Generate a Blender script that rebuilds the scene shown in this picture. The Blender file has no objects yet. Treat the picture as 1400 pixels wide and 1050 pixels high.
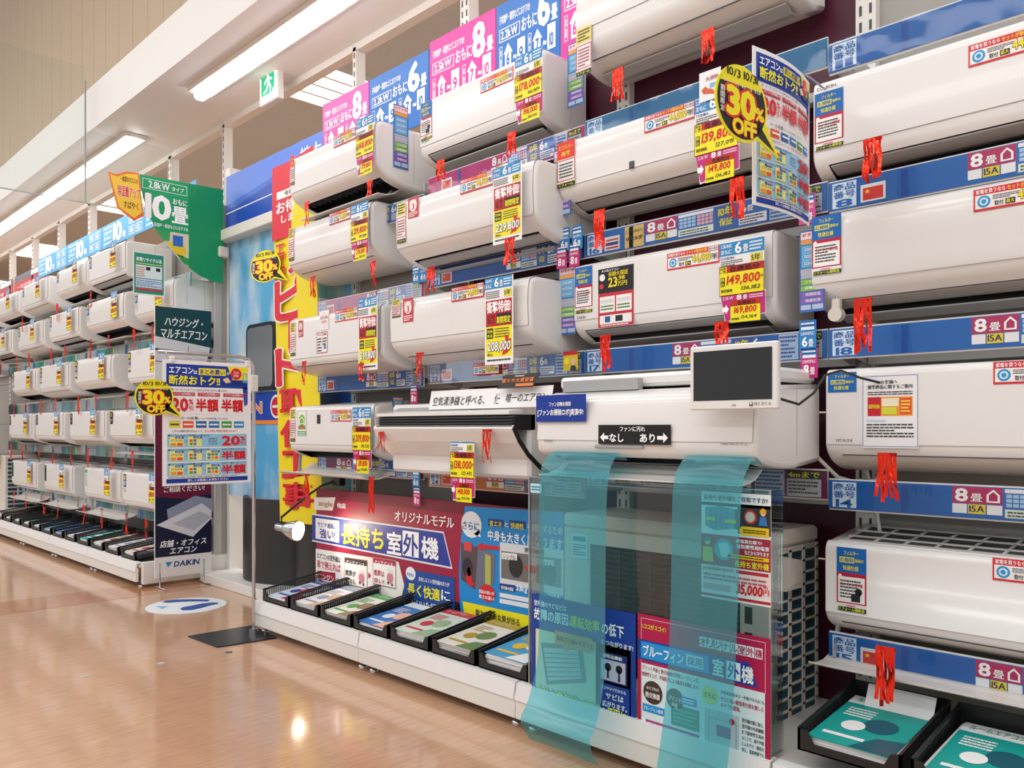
import bpy, bmesh, math, random
from mathutils import Vector, Matrix
SC = bpy.context.scene
COL = SC.collection
random.seed(7)
PI = math.pi

# ------------------------------------------------------------------ camera
F = 1125.0; ANG = math.atan(1100 / F); CH = 1.0; V0 = 586.0
SA, CA = math.sin(ANG), math.cos(ANG)
cam = bpy.data.cameras.new('camera'); cam.sensor_width = 36; cam.lens = F / 1400 * 36
cam.shift_y = (V0 - 525) / 1400; cam.clip_start = .05
camo = bpy.data.objects.new('camera', cam); COL.objects.link(camo)
camo.location = (0, 0, CH); camo.rotation_euler = (PI / 2, 0, -ANG)
SC.camera = camo
# ------------------------------------------------------------------ light, exposure
SC.view_settings.view_transform = 'Standard'; SC.view_settings.look = 'None'
SC.view_settings.gamma = 1; SC.view_settings.use_curve_mapping = False
SC.view_settings.exposure = 0.0
W = bpy.data.worlds.new('store_ambient'); SC.world = W; W.use_nodes = True
W.node_tree.nodes['Background'].inputs[0].default_value = (1, 1, 1, 1)
W.node_tree.nodes['Background'].inputs[1].default_value = .70
def area(name, loc, sx, sy, power, col=(1, .99, .975), rot=(0, 0, 0)):
    l = bpy.data.lights.new(name, 'AREA'); l.shape = 'RECTANGLE'; l.size = sx; l.size_y = sy
    l.energy = power; l.color = col
    o = bpy.data.objects.new(name, l); COL.objects.link(o); o.location = loc; o.rotation_euler = rot
    return o
# rows of store luminaires above the aisle (X < 1.9), running along the aisle
for k, x in enumerate((-.4, -3.0)):
    area('aisle_luminaire', (x, 5.0, 4.3), .5, 16, 160, rot=(0, math.radians(-12), 0))

# ------------------------------------------------------------------ pixel measurements -> places on real planes
def wallpt(u, v, X):
    b = ANG + math.atan((u - 700) / F); Y = X / math.tan(b); D = X * SA + Y * CA
    return Y, CH + (V0 - v) * D / F
def crosspt(u, v, Y):
    b = ANG + math.atan((u - 700) / F); X = Y * math.tan(b); D = X * SA + Y * CA
    return X, CH + (V0 - v) * D / F
def levelpt_up(u, v, Z=3.7):
    D = (Z - CH) * F / (V0 - v); L = (u - 700) / F * D
    return D * SA + L * CA, D * CA - L * SA
def levelpt(u, v, Z):
    D = (CH - Z) * F / (v - V0); L = (u - 700) / F * D
    return D * SA + L * CA, D * CA - L * SA

# ------------------------------------------------------------------ materials
MATS = {}
def lin(c): return c / 12.92 if c <= .04045 else ((c + .055) / 1.055) ** 2.4
def hexc(h): return tuple(lin(int(h[i:i + 2], 16) / 255) for i in (0, 2, 4)) + (1,)
def mat(key, col='ffffff', rough=.5, metal=0, noise=0, nscale=30, emit=0, coat=0, bump=0, stretch=(1, 1, 1), spec=.5):
    if key in MATS: return MATS[key]
    m = bpy.data.materials.new(key); m.use_nodes = True; nt = m.node_tree; b = nt.nodes['Principled BSDF']
    c = hexc(col); b.inputs['Base Color'].default_value = c; b.inputs['Roughness'].default_value = rough
    b.inputs['Metallic'].default_value = metal; b.inputs['Coat Weight'].default_value = coat
    b.inputs['Coat Roughness'].default_value = .05; b.inputs['Specular IOR Level'].default_value = spec
    if noise or bump:
        tc = nt.nodes.new('ShaderNodeTexCoord'); mp = nt.nodes.new('ShaderNodeMapping'); mp.inputs['Scale'].default_value = stretch
        n = nt.nodes.new('ShaderNodeTexNoise'); n.inputs['Scale'].default_value = nscale; n.inputs['Detail'].default_value = 3
        nt.links.new(tc.outputs['Object'], mp.inputs[0]); nt.links.new(mp.outputs[0], n.inputs['Vector'])
        if noise:
            mx = nt.nodes.new('ShaderNodeMix'); mx.data_type = 'RGBA'
            mx.inputs[6].default_value = tuple(x * (1 - noise) for x in c[:3]) + (1,)
            mx.inputs[7].default_value = tuple(min(1, x * (1 + noise)) for x in c[:3]) + (1,)
            nt.links.new(n.outputs[0], mx.inputs[0]); nt.links.new(mx.outputs[2], b.inputs['Base Color'])
        if bump:
            bp = nt.nodes.new('ShaderNodeBump'); bp.inputs['Strength'].default_value = bump; bp.inputs['Distance'].default_value = .002
            nt.links.new(n.outputs[0], bp.inputs['Height']); nt.links.new(bp.outputs[0], b.inputs['Normal'])
    if emit:
        b.inputs['Emission Color'].default_value = c; b.inputs['Emission Strength'].default_value = emit
    MATS[key] = m; return m
def clear(key, tint, face, gloss=.06, diffuse=0.0, rough=.03, gscale=.7):
    """thin clear plastic: tinted straight-through light, some haze, and a gloss that grows at grazing angles"""
    m = bpy.data.materials.new(key); m.use_nodes = True; nt = m.node_tree; nt.nodes.clear()
    out = nt.nodes.new('ShaderNodeOutputMaterial'); tr = nt.nodes.new('ShaderNodeBsdfTransparent'); tr.inputs[0].default_value = hexc(tint)
    gl = nt.nodes.new('ShaderNodeBsdfGlossy'); gl.inputs['Roughness'].default_value = rough
    df = nt.nodes.new('ShaderNodeBsdfDiffuse'); df.inputs[0].default_value = hexc(face)
    m1 = nt.nodes.new('ShaderNodeMixShader'); m1.inputs[0].default_value = diffuse
    nt.links.new(tr.outputs[0], m1.inputs[1]); nt.links.new(df.outputs[0], m1.inputs[2])
    lw = nt.nodes.new('ShaderNodeFresnel'); lw.inputs[0].default_value = 1.4
    ad = nt.nodes.new('ShaderNodeMath'); ad.operation = 'MULTIPLY_ADD'; ad.inputs[1].default_value = gscale; ad.inputs[2].default_value = gloss * .3
    nt.links.new(lw.outputs[0], ad.inputs[0])
    m2 = nt.nodes.new('ShaderNodeMixShader'); nt.links.new(ad.outputs[0], m2.inputs[0])
    nt.links.new(m1.outputs[0], m2.inputs[1]); nt.links.new(gl.outputs[0], m2.inputs[2]); nt.links.new(m2.outputs[0], out.inputs[0])
    MATS[key] = m; return m
mat('ac', 'e8e5e2', .22, noise=.012, nscale=6, coat=.25)
mat('ac2', 'dcd6d0', .35, noise=.02, nscale=8)
mat('acgrey', 'a9a7a6', .35, noise=.02)
mat('dark', '17181a', .45, noise=.1)
mat('darkgrey', '45464a', .45, noise=.05)
mat('coil', '2c2f33', .4, metal=.4, bump=.3, nscale=200)
mat('rack', 'b9b6b2', .45, noise=.03, nscale=10)
mat('rackwhite', 'e6e2dc', .4, noise=.02, nscale=10)
mat('rackpanel', '9d9994', .5, noise=.04, nscale=5)
mat('burgundy', '4a0a28', .45, noise=.05)
mat('steel', 'c9c9ca', .18, metal=1, noise=.04)
mat('blackplastic', '1a1b1d', .38, noise=.15, bump=.1, nscale=80)
mat('blacksheet', '2a2827', .42, noise=.12, nscale=4)
mat('baseplate', '3c4044', .25, metal=.7, noise=.25, nscale=18)
mat('tinsel', 'f03420', .2, metal=.85, noise=.15, nscale=60, bump=.5)
mat('tube', 'ffffff', emit=9); mat('troffer', 'fff8ee', emit=3.2)
mat('bulb', 'fff0d0', emit=9); mat('exitwhite', 'f4fff8', emit=.75); mat('exitgreen', '00a070', emit=.45)
mat('beige', 'b7a186', .6, noise=.03, nscale=2, bump=.15)
mat('ceilwhite', 'e8e6e2', .6, noise=.015, nscale=3)
mat('ceilgrey', 'cdd2d0', .8, noise=.05, nscale=25, bump=.3)
mat('paper', 'e9e6e4', .6, noise=.02); mat('beigeunit', 'd8d0c4', .45, noise=.03)
mat('fin', '153f4d', .4, noise=.2, nscale=90)
clear('plexi', 'f4fbfc', 'ffffff', .08); clear('film', 'fafcfd', 'ffffff', .06, .0, .06, .4); clear('cyanfilm', '94dce6', '78d0de', .05, .24, .2, .4); clear('curtain', 'fafcfb', 'ffffff', .02, .01, .02, .25)
clear('edgeclear', 'b8c8cc', 'e8f0f2', .3, .35, .2)
def M(k):
    if k in MATS: return MATS[k]
    return mat(k, k, .42, spec=.4)      # printed colour, key is its hex value

# ------------------------------------------------------------------ mesh helpers
class MB:
    def __init__(s): s.v = []; s.f = []; s.m = []; s.slots = []; s.sm = []
    def slot(s, k):
        if k not in s.slots: s.slots.append(k)
        return s.slots.index(k)
    def add(s, vs, fs, k, smooth=False):
        b = len(s.v); s.v += [tuple(x) for x in vs]; i = s.slot(k)
        for f in fs: s.f.append(tuple(b + q for q in f)); s.m.append(i); s.sm.append(smooth)
        return s
    def box(s, x0, x1, y0, y1, z0, z1, k, bev=0):
        if bev:
            e = bev; P = [(x0, y0), (x1, y0), (x1, y1), (x0, y1)]
            n = [(x0 + e, y0), (x1 - e, y0), (x1, y0 + e), (x1, y1 - e), (x1 - e, y1), (x0 + e, y1), (x0, y1 - e), (x0, y0 + e)]
            i_ = [(x0 + e, y0 + e), (x1 - e, y0 + e), (x1 - e, y0 + e), (x1 - e, y1 - e), (x1 - e, y1 - e), (x0 + e, y1 - e), (x0 + e, y1 - e), (x0 + e, y0 + e)]
            vs = [(a, b, z0) for a, b in i_] + [(a, b, z0 + e) for a, b in n] + [(a, b, z1 - e) for a, b in n] + [(a, b, z1) for a, b in i_]
            fs = [tuple(range(7, -1, -1)), tuple(range(24, 32))]
            for r in range(3):
                for j in range(8): fs.append((r * 8 + j, r * 8 + (j + 1) % 8, r * 8 + 8 + (j + 1) % 8, r * 8 + 8 + j))
            return s.add(vs, fs, k)
        vs = [(x0, y0, z0), (x1, y0, z0), (x1, y1, z0), (x0, y1, z0), (x0, y0, z1), (x1, y0, z1), (x1, y1, z1), (x0, y1, z1)]
        return s.add(vs, [(0, 3, 2, 1), (4, 5, 6, 7), (0, 1, 5, 4), (1, 2, 6, 5), (2, 3, 7, 6), (3, 0, 4, 7)], k)
    def slab(s, pts, x0, x1, k, axis='x', smooth=False):
        """extrude polygon pts (two other axes) from x0 to x1 along axis"""
        def mk(t, p): return (t, p[0], p[1]) if axis == 'x' else ((p[0], t, p[1]) if axis == 'y' else (p[0], p[1], t))
        n = len(pts); vs = [mk(x0, p) for p in pts] + [mk(x1, p) for p in pts]
        fs = [tuple(range(n)), tuple(range(2 * n - 1, n - 1, -1))]
        s.add(vs, fs, k)
        s.add(vs, [(j, (j + 1) % n, n + (j + 1) % n, n + j) for j in range(n)], k, smooth)
        return s
    def tube(s, pts, r, k, n=8, cap=True):
        pts = [Vector(p) for p in pts]; rings = []
        for i, p in enumerate(pts):
            a = pts[max(0, i - 1)]; b = pts[min(len(pts) - 1, i + 1)]; d = (b - a).normalized()
            up = Vector((0, 0, 1)) if abs(d.z) < .9 else Vector((1, 0, 0)); q = d.cross(up).normalized(); w = d.cross(q)
            rr = r[i] if isinstance(r, (list, tuple)) else r
            rings.append([p + q * math.cos(2 * PI * j / n) * rr + w * math.sin(2 * PI * j / n) * rr for j in range(n)])
        vs = [v for R in rings for v in R]; fs = []
        for i in range(len(pts) - 1):
            for j in range(n): fs.append((i * n + j, i * n + (j + 1) % n, (i + 1) * n + (j + 1) % n, (i + 1) * n + j))
        s.add(vs, fs, k, True)
        if cap: s.add(rings[0], [tuple(range(n))], k); s.add(rings[-1], [tuple(range(n - 1, -1, -1))], k)
        return s
    def mesh(s, name):
        me = bpy.data.meshes.new(name); me.from_pydata(s.v, [], s.f)
        for k in s.slots: me.materials.append(M(k))
        me.polygons.foreach_set('material_index', s.m); me.polygons.foreach_set('use_smooth', s.sm)
        bm = bmesh.new(); bm.from_mesh(me); bmesh.ops.recalc_face_normals(bm, faces=bm.faces); bm.to_mesh(me); bm.free()
        return me
    def build(s, name, parent=None, loc=(0, 0, 0), rz=0, rx=0):
        return link(name, s.mesh(name), parent, loc, rz, rx)
def link(name, me, parent=None, loc=(0, 0, 0), rz=0, rx=0):
    o = bpy.data.objects.new(name, me); COL.objects.link(o); o.location = loc; o.rotation_euler = (rx, 0, rz)
    if parent is not None: o.parent = parent
    return o
def tag(o, label, cat, group=None, kind=None):
    if label: o['label'] = label
    if cat: o['category'] = cat
    if group: o['group'] = group
    if kind: o['kind'] = kind
    return o
def thing(name, label, cat, loc=(0, 0, 0), rz=0, group=None):
    o = bpy.data.objects.new(name, None); COL.objects.link(o); o.location = loc; o.rotation_euler = (0, 0, rz)
    o.empty_display_size = .05
    return tag(o, label, cat, group)
def struct(o, label=None, cat=None):
    o['kind'] = 'structure'
    if label: o['label'] = label; o['category'] = cat
    return o
def nest(t, kid, host):
    ch = [o for o in bpy.data.objects if o.parent == t]; H = [o for o in ch if o.name.split('.')[0] == host]
    if H:
        for o in ch:
            if o.name.split('.')[0] == kid: o.parent = H[0]; o.location = o.location - H[0].location
def copy_tree(root, loc, rz):
    r = root.copy(); COL.objects.link(r); r.location = loc; r.rotation_euler = (0, 0, rz)
    for ch in [o for o in bpy.data.objects if o.parent == root]:
        c = ch.copy(); COL.objects.link(c); c.parent = r
        for g in [o for o in bpy.data.objects if o.parent == ch]:
            d = g.copy(); COL.objects.link(d); d.parent = c
    return r
RW = -PI / 2     # things that face the aisle: their local x runs towards -Y, their local y into the wall

# ------------------------------------------------------------------ lettering
GL = {}
_fc = bpy.data.curves.new('lettering_source', 'FONT'); _fo = bpy.data.objects.new('lettering_source', _fc)
def glyph(ch, bold):
    key = (ch, bold)
    if key in GL: return GL[key]
    _fc.body = ch; _fc.offset = bold; _fc.resolution_u = 2
    me = _fo.to_mesh()
    v = [(p.co.x, p.co.y) for p in me.vertices]; f = [tuple(p.vertices) for p in me.polygons]
    _fo.to_mesh_clear()
    GL[key] = (v, f); return GL[key]
def layout(text, shear=0):
    """base (unbold) placement of each glyph and the bounding box"""
    pen = 0; out = []; xs = []; ys = []
    for ch in text:
        if ch == ' ': pen += .3; continue
        v, f = glyph(ch, .006)
        if ord(ch) > 0x2E7F: off = pen; adv = 1.0
        else:
            x0 = min(p[0] for p in v); x1 = max(p[0] for p in v); off = pen - x0 + .03; adv = x1 - x0 + .07
        out.append((ch, off))
        for x, y in v: xs.append(x + off + y * shear); ys.append(y)
        pen += adv
    return out, min(xs), max(xs), min(ys), max(ys)

class Card:
    """flat printed sheet; local x right, z down from the top edge, printed side towards -y"""
    def __init__(s, w, h, base='f3f1ef', t=.0012, outline=None, bend=None, gap=.0005):
        s.w, s.h, s.t, s.gap = w, h, t, gap; s.mb = MB(); s.bend = bend
        if outline:
            pts = [(x * w, -y * h) for x, y in outline]; s.mb.slab(pts, 0, t, base, 'y')
        elif bend:
            n = 24; s.gap = .0012
            for i in range(n): s.mb.box(w * i / n, w * (i + 1) / n, 0, t, -h, 0, base)
        else: s.mb.box(0, w, 0, t, -h, 0, base)
    def poly(s, pts, k, L=1):
        s.mb.add([(x * s.w, -L * s.gap, -y * s.h) for x, y in pts], [tuple(range(len(pts)))], k); return s
    def rect(s, x, y, w, h, k, L=1):
        n = max(1, round(w * 24)) if s.bend else 1
        for i in range(n):
            a = x + w * i / n; b = x + w * (i + 1) / n; s.poly([(a, y), (b, y), (b, y + h), (a, y + h)], k, L)
        return s
    def frame(s, x, y, w, h, k, b=.01, L=2):
        bx = b / s.w; by = b / s.h
        return s.rect(x, y, w, by, k, L).rect(x, y + h - by, w, by, k, L).rect(x, y + by, bx, h - 2 * by, k, L).rect(x + w - bx, y + by, bx, h - 2 * by, k, L)
    def circ(s, cx, cy, r, k, L=1, n=24, ry=None):
        """r in fractions of the width (round in true size unless ry given as a fraction of the height)"""
        ry = r * s.w / s.h if ry is None else ry
        return s.poly([(cx + r * math.cos(2 * PI * i / n), cy + ry * math.sin(2 * PI * i / n)) for i in range(n)], k, L)
    def text(s, t, x, y, w, h, k='111111', L=3, bold=.03, ol=None, shear=0, ob=.06):
        if not t.strip(): return s
        lay, x0, x1, y0, y1 = layout(t, shear)
        sx = w * s.w / max(x1 - x0, .01); sy = h * s.h / max(y1 - y0, .01)
        # heavy strokes: the outline glyph struck several times, slightly displaced
        def strikes(b, n): return [(0, 0)] + [(b * math.cos(2 * PI * (i + .5) / n), b * math.sin(2 * PI * (i + .5) / n)) for i in range(n)] if b > .005 else [(0, 0)]
        b0 = .006; eb = max(0, bold - .006) * (.8 if bold <= .03 else .5); ob = ob * .6
        main = [(0, 0)] if bold < .02 else ([(-eb * .8, 0), (eb * .8, 0)] if bold <= .03 else strikes(eb, 4 if bold <= .05 else 6))
        passes = ([(strikes(eb + ob, 8), ol, L)] if ol else []) + [(main, k, L + (1 if ol else 0))]
        for st, kk, LL in passes:
            for ch, off in lay:
                v, f = glyph(ch, b0)
                for q_, (dx, dy) in enumerate(st):
                    s.mb.add([(x * s.w + (p[0] + off + dx + p[1] * shear - x0) * sx, -LL * s.gap - q_ * .00001, -y * s.h - (y1 - p[1] - dy) * sy) for p in v], f, kk)
        return s
    def vtext(s, t, x, y, w, h, k='111111', L=3, bold=.03, ol=None, ob=.06):
        n = len(t)
        for i, ch in enumerate(t): s.text(ch, x, y + h * i / n, w, h / n * .9, k, L, bold, ol, 0, ob)
        return s
    def small(s, x, y, w, h, rows, k='555555', L=2, seed=1):
        """unreadably small print: short dashes in lines"""
        r = random.Random(seed * 31 + rows)
        for i in range(rows):
            yy = y + h * (i + .25) / rows; xx = x; end = x + w * (r.uniform(.6, 1) if i % 3 == 2 else 1)
            while xx < end - .01:
                l = min(r.uniform(.04, .16) * w, end - xx); s.rect(xx, yy, l, h / rows * .5, k, L); xx += l + .015 * w
        return s
    def mesh(s, name):
        if s.bend: s.mb.v = [(x, y + s.bend(x, z), z) for x, y, z in s.mb.v]
        return s.mb.mesh(name)

def put(name, card_or_mesh, parent, X, u0, v0, rz=RW, ac=None, off=.002):
    pass

RIGHT = {}
def on_wall(me, name, u, v, X, label, cat, group=None, rx=0):
    """a sheet facing the aisle whose top-left corner is seen at (u, v)"""
    Y, Z = wallpt(u, v, X)
    o = link(name, me, None, (X, Y, Z), RW, rx); return tag(o, label, cat, group)
def span(u0, u1, v0, v1, X):
    Y0, Z0 = wallpt(u0, v0, X); Y1, _ = wallpt(u1, v0, X); _, Z1 = wallpt(u0, v1, X)
    return Y0 - Y1, Z0 - Z1

# ------------------------------------------------------------------ the setting
def plane_box(name, x0, x1, y0, y1, z0, z1, k):
    return struct(MB().box(x0, x1, y0, y1, z0, z1, k).build(name))
fm = mat('floor', 'cca181', .13, noise=.1, nscale=3, coat=.3, stretch=(3, 1, 1))
nt = fm.node_tree; bs = nt.nodes['Principled BSDF']
n2 = nt.nodes.new('ShaderNodeTexNoise'); n2.inputs['Scale'].default_value = 14; n2.inputs['Detail'].default_value = 6
mp2 = nt.nodes.new('ShaderNodeMapping'); mp2.inputs['Scale'].default_value = (.6, 7, 1); tc2 = nt.nodes.new('ShaderNodeTexCoord')
nt.links.new(tc2.outputs['Object'], mp2.inputs[0]); nt.links.new(mp2.outputs[0], n2.inputs['Vector'])
mx2 = nt.nodes.new('ShaderNodeMix'); mx2.data_type = 'RGBA'; mx2.blend_type = 'MULTIPLY'; mx2.inputs[0].default_value = .35
rmp = nt.nodes.new('ShaderNodeValToRGB'); rmp.color_ramp.elements[0].position = .35; rmp.color_ramp.elements[0].color = (.62, .52, .45, 1)
rmp.color_ramp.elements[1].position = .6; rmp.color_ramp.elements[1].color = (1, 1, 1, 1)
nt.links.new(n2.outputs[0], rmp.inputs[0]); src = bs.inputs['Base Color'].links[0].from_socket
nt.links.new(src, mx2.inputs[6]); nt.links.new(rmp.outputs[0], mx2.inputs[7]); nt.links.new(mx2.outputs[2], bs.inputs['Base Color'])
bp2 = nt.nodes.new('ShaderNodeBump'); bp2.inputs['Strength'].default_value = .035; bp2.inputs['Distance'].default_value = .004
nb = nt.nodes.new('ShaderNodeTexNoise'); nb.inputs['Scale'].default_value = 5
nt.links.new(tc2.outputs['Object'], nb.inputs['Vector']); nt.links.new(nb.outputs[0], bp2.inputs['Height']); nt.links.new(bp2.outputs[0], bs.inputs['Normal'])
mat('floorband', 'b9805c', .14, noise=.08, nscale=4, coat=.3)
plane_box('floor', -7, 12, -2, 26, -.1, 0, 'floor')
_, yb = levelpt(90, 829, 0); _, ya = levelpt(90, 812, 0)
plane_box('trim_1', -7, 2.6, yb, ya, 0, .001, 'floorband')['label'] = 'reddish brown stripe inlaid in the floor'
XR = 2.50                      # the rail line above the back of the shelving
plane_box('ceiling', XR, 12, -2, 26, 3.7, 3.8, 'ceilgrey')
sf = plane_box('trim_2', 1.91, XR + .02, -2, 26, 3.08, 3.38, 'ceilwhite'); sf['label'] = 'white lowered ceiling strip carrying the long lamps'
o = MB()
y = -2.0
while y < 26:
    o.box(1.96, 2.0, y + .002, y + .248, 3.38, 5.2, 'beige'); y += .25
o.box(1.962, 2.06, -2, 26, 3.38, 5.2, 'beige')
bk = struct(o.build('wall_bulkhead')); bk['label'] = 'beige panelled wall above the white ceiling strip'
plane_box('trim_3', XR, XR + .06, -2, 26, 3.04, 3.12, 'rackwhite')['label'] = 'white steel rail along the lowered ceiling'
plane_box('trim_4', XR + .06, XR + .1, -2, 26, 3.08, 3.75, 'ceilwhite')['label'] = 'white ceiling upstand behind the steel rail'
plane_box('wall_right', 11.9, 12, -2, 26, 0, 3.7, 'ceilgrey')
plane_box('wall_back', -7, 12, 25.9, 26, 0, 5.2, 'ceilgrey')

# long lamps under the lowered ceiling
def tube_lamp(y0, y1, label):
    t = thing('ceiling_lamp', label, 'ceiling lamp', (2.16, y0, 3.08), 0, 'long lamps under the white ceiling strip'); L = y1 - y0
    MB().box(-.075, .075, 0, L, -.03, 0, 'rackwhite', .004).build('housing', t)
    MB().slab([(-.035, -.03), (-.035, -.052), (-.02, -.066), (.02, -.066), (.035, -.052), (.035, -.03)], .01, L - .01, 'tube', 'y').build('tube_cover', t)
for (a, b, lb) in [(-.6, 1.75, 'long white lamp overhead at the near end of the lamp row'), (1.85, 4.96, 'long glowing lamp nearest the exit sign'),
                   (6.0, 9.0, 'long glowing lamp starting behind the clear smoke curtain'), (9.02, 12.2, 'third glowing lamp in the row under the white ceiling strip'), (12.25, 15.5, 'long glowing lamp farthest down the row')]:
    tube_lamp(a, b, lb)
# clear smoke curtain
t = thing('smoke_curtain', 'clear hanging smoke curtain panes across the lowered ceiling', 'smoke curtain', (0, 0, 0))
for (x0, x1, y) in ((1.27, 1.86, 6.12), (1.87, 2.47, 6.12)):
    MB().box(x0, x1, y - .003, y + .003, 2.56, 3.06 if x0 > 1.86 else 3.5, 'curtain').build('pane', t)
    MB().box(x0, x1, y - .005, y + .005, 2.555, 2.562, 'edgeclear').build('bottom_edge', t)
MB().box(1.86, 1.87, 6.115, 6.125, 2.56, 3.4, 'acgrey').build('joint_strip', t)
# ceiling troffers in the next aisle
TX0, TX1, TY0, TY1 = 3.1, 3.72, 5.27, 5.97
def troffer(x0, x1, y0, y1, label, n=4):
    t = thing('recessed_lamp', label, 'ceiling lamp', (x0, y0, 3.70), 0, 'recessed lamps in the grey ceiling'); w = x1 - x0; l = y1 - y0
    MB().box(0, w, 0, l, -.006, 0, 'rackwhite').build('frame', t)
    for i in range(n): MB().box(.03, w - .03, l * (i + .1) / n, l * (i + .9) / n, -.02, -.006, 'troffer', .004).build('diffuser', t)
    for i in range(n + 1): MB().box(.02, w - .02, l * i / n - .012 if i else 0, l * i / n + .012, -.04, -.006, 'rackwhite').build('louvre_bar', t)
troffer(TX0, TX1, TY0, TY1, 'large square recessed lamp beside the exit sign')
for i, (x, y) in enumerate([(3.2, 9.5), (3.2, 13.2), (3.2, 17), (5.6, 8), (5.6, 12.5), (3.2, 21)]):
    troffer(x, x + 1.2, y, y + 1.2, ['recessed lamp above the light blue header boards', 'recessed lamp above the red header boards', 'distant recessed lamp at the left picture edge, second farthest',
            'recessed lamp deep in the next aisle, nearer one', 'recessed lamp deep in the next aisle, farther one', 'farthest recessed lamp at the left picture edge'][i])
area('next_aisle_fill', (6, 5, 3.6), 5, 16, 420)  # unseen fill light, added to brighten the grey ceiling beyond the shelving
# exit sign
xe, ze = crosspt(355, 90, 4.55)
t = thing('exit_sign', 'green and white emergency exit sign hanging under the rail', 'exit sign', (2.34, 4.55, 0), 0)
e0, zt = wallpt(355, 92, 2.36); e1, zb = wallpt(379, 86, 2.36)
_, zb = wallpt(355, 147, 2.36)
Ls = e0 - e1; t.location = (2.36, e0, zb); t.rotation_euler = (0, 0, RW)
h = zt - zb
MB().box(0, Ls, 0, .045, 0, h, 'rackwhite', .006).build('case', t)
c = Card(Ls - .02, h - .02, 'exitwhite'); c.rect(.06, .2, .9, .62, 'exitgreen')
c.circ(.5, .3, .055, 'exitwhite', 2, 12).poly([(.42, .36), (.56, .36), (.6, .56), (.46, .58)], 'exitwhite', 2)
c.poly([(.44, .37), (.3, .45), (.26, .53), (.31, .54), (.35, .48), (.46, .43)], 'exitwhite', 2).poly([(.55, .37), (.68, .48), (.76, .47), (.75, .43), (.69, .43), (.6, .37)], 'exitwhite', 2)
c.poly([(.46, .56), (.38, .68), (.22, .72), (.23, .77), (.43, .73), (.54, .57)], 'exitwhite', 2).poly([(.52, .56), (.62, .66), (.62, .8), (.68, .8), (.69, .63), (.6, .54)], 'exitwhite', 2)
c.poly([(.72, .2), (.96, .2), (.96, .82), (.8, .82), (.8, .72), (.9, .72), (.9, .28), (.72, .28)], 'exitwhite', 2)
link('face_panel', c.mesh('face_panel'), t, (.01, -.0015, h - .01))
MB().tube([(Ls / 2, .022, h), (Ls / 2, .022, 3.06 - zb)], .012, 'rackwhite').build('stem', t)

# ------------------------------------------------------------------ shelving
RZ = [2.11, 1.70, 1.28, .855, .425]     # tops of the label rails
def bay(name_label, yl, w, back, levels=RZ, X=2.53, top=2.45, deck=True, grp='shelving bays'):
    t = thing('shelving_bay', name_label, 'shelving', (0, yl, 0), RW, grp)
    # local x right, y = world X
    zs = [.12] + [.12 + (top - .12) * i / 5 for i in range(1, 6)]
    for i in range(5): MB().box(.03, w - .03, X, X + .02, zs[i] + .003, zs[i + 1] - .003, back).build('back_panel', t)
    for x in (0, w - .03):
        m = MB().box(x, x + .03, X - .03, X + .03, 0, 3.06, 'rackwhite')
        z = .2
        while z < 3.0: m.box(x + .011, x + .019, X - .0315, X - .029, z, z + .03, 'darkgrey'); z += .05
        m.build('upright', t)
    for z in levels:
        MB().box(.02, w - .02, X - .06, X - .02, z - .09, z - .06, 'rack').build('crossbar', t)
        for x in (.01, w - .03): MB().slab([(X, z - .1), (X, z - .03), (2.285, z - .015), (2.285, z - .05)], x, x + .006, 'rack').build('bracket', t)
    if deck:
        MB().box(0, w, 1.94, X, .125, .145, 'rackwhite').build('base_deck', t)
        MB().box(0, w - .002, 1.92, 1.94, .035, .12, 'rackwhite', .003).build('kick_panel', t)
        MB().slab([(1.925, .10), (1.915, .10), (1.925, .155), (1.96, .157), (1.96, .150), (1.935, .15)], .004, w - .004, 'paper').build('price_channel', t)
        for x in (.04, w - .04): MB().tube([(x, 1.97, 0), (x, 1.97, .008), (x, 1.97, .012), (x, 1.97, .04)], [.02, .02, .008, .008], 'steel').build('foot', t)
    return t
BY = [3.79, 2.87, 1.95, 1.03, .11]
bay('shelving bay behind the left part of the red billboard', BY[0], .92, 'rackpanel', [2.11, 1.70, 1.28, .855])
bay('shelving bay between the left end bay and the clear plastic box', BY[1], .92, 'burgundy', [2.11, 1.70, 1.28, .855])
bay('dark red backed shelving bay behind the clear plastic box', BY[2], .92, 'burgundy', [2.11, 1.70, 1.28, .855])
bay('grey backed shelving bay at the right picture edge', BY[3] - .0, .92, 'rackpanel')
bay('nearest shelving bay beyond the right picture edge', BY[4], .92, 'rackpanel')
LY = [5.34 + .92 * i for i in range(8)]
for i in range(7):
    bay('white shelving bay of the far left run, %s' % ['nearest the blue air conditioning stand board', 'second from its near end', 'third from its near end', 'fourth from its near end',
        'fifth from its near end', 'sixth from its near end', 'last one at its far end'][i], LY[i] + .92, .92, 'rackpanel', RZ if i < 5 else RZ[:2], grp='shelving bays of the far left run')
# near end of left run: grey side frame
t = thing('end_frame', 'pale steel end frame closing the far left shelving run', 'shelving', (0, 5.30, 0))
MB().box(1.95, 2.56, 0, .035, .02, .16, 'rackwhite', .004).build('base_end', t)
MB().box(2.05, 2.09, -.002, 0, .07, .1, 'darkgrey').build('slot', t)
MB().box(2.42, 2.46, 0, .03, .16, 2.5, 'rack').build('post', t)
MB().box(2.50, 2.60, -.04, .03, 0, 2.75, 'rackwhite', .004).build('post', t)
MB().box(2.46, 2.50, 0, .01, .16, 2.5, 'rackpanel').build('side_panel', t)
# rail posts between header boards and the rail
for i, (u, X) in enumerate(((320, 2.56), (247, 2.56))):
    pass

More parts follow.
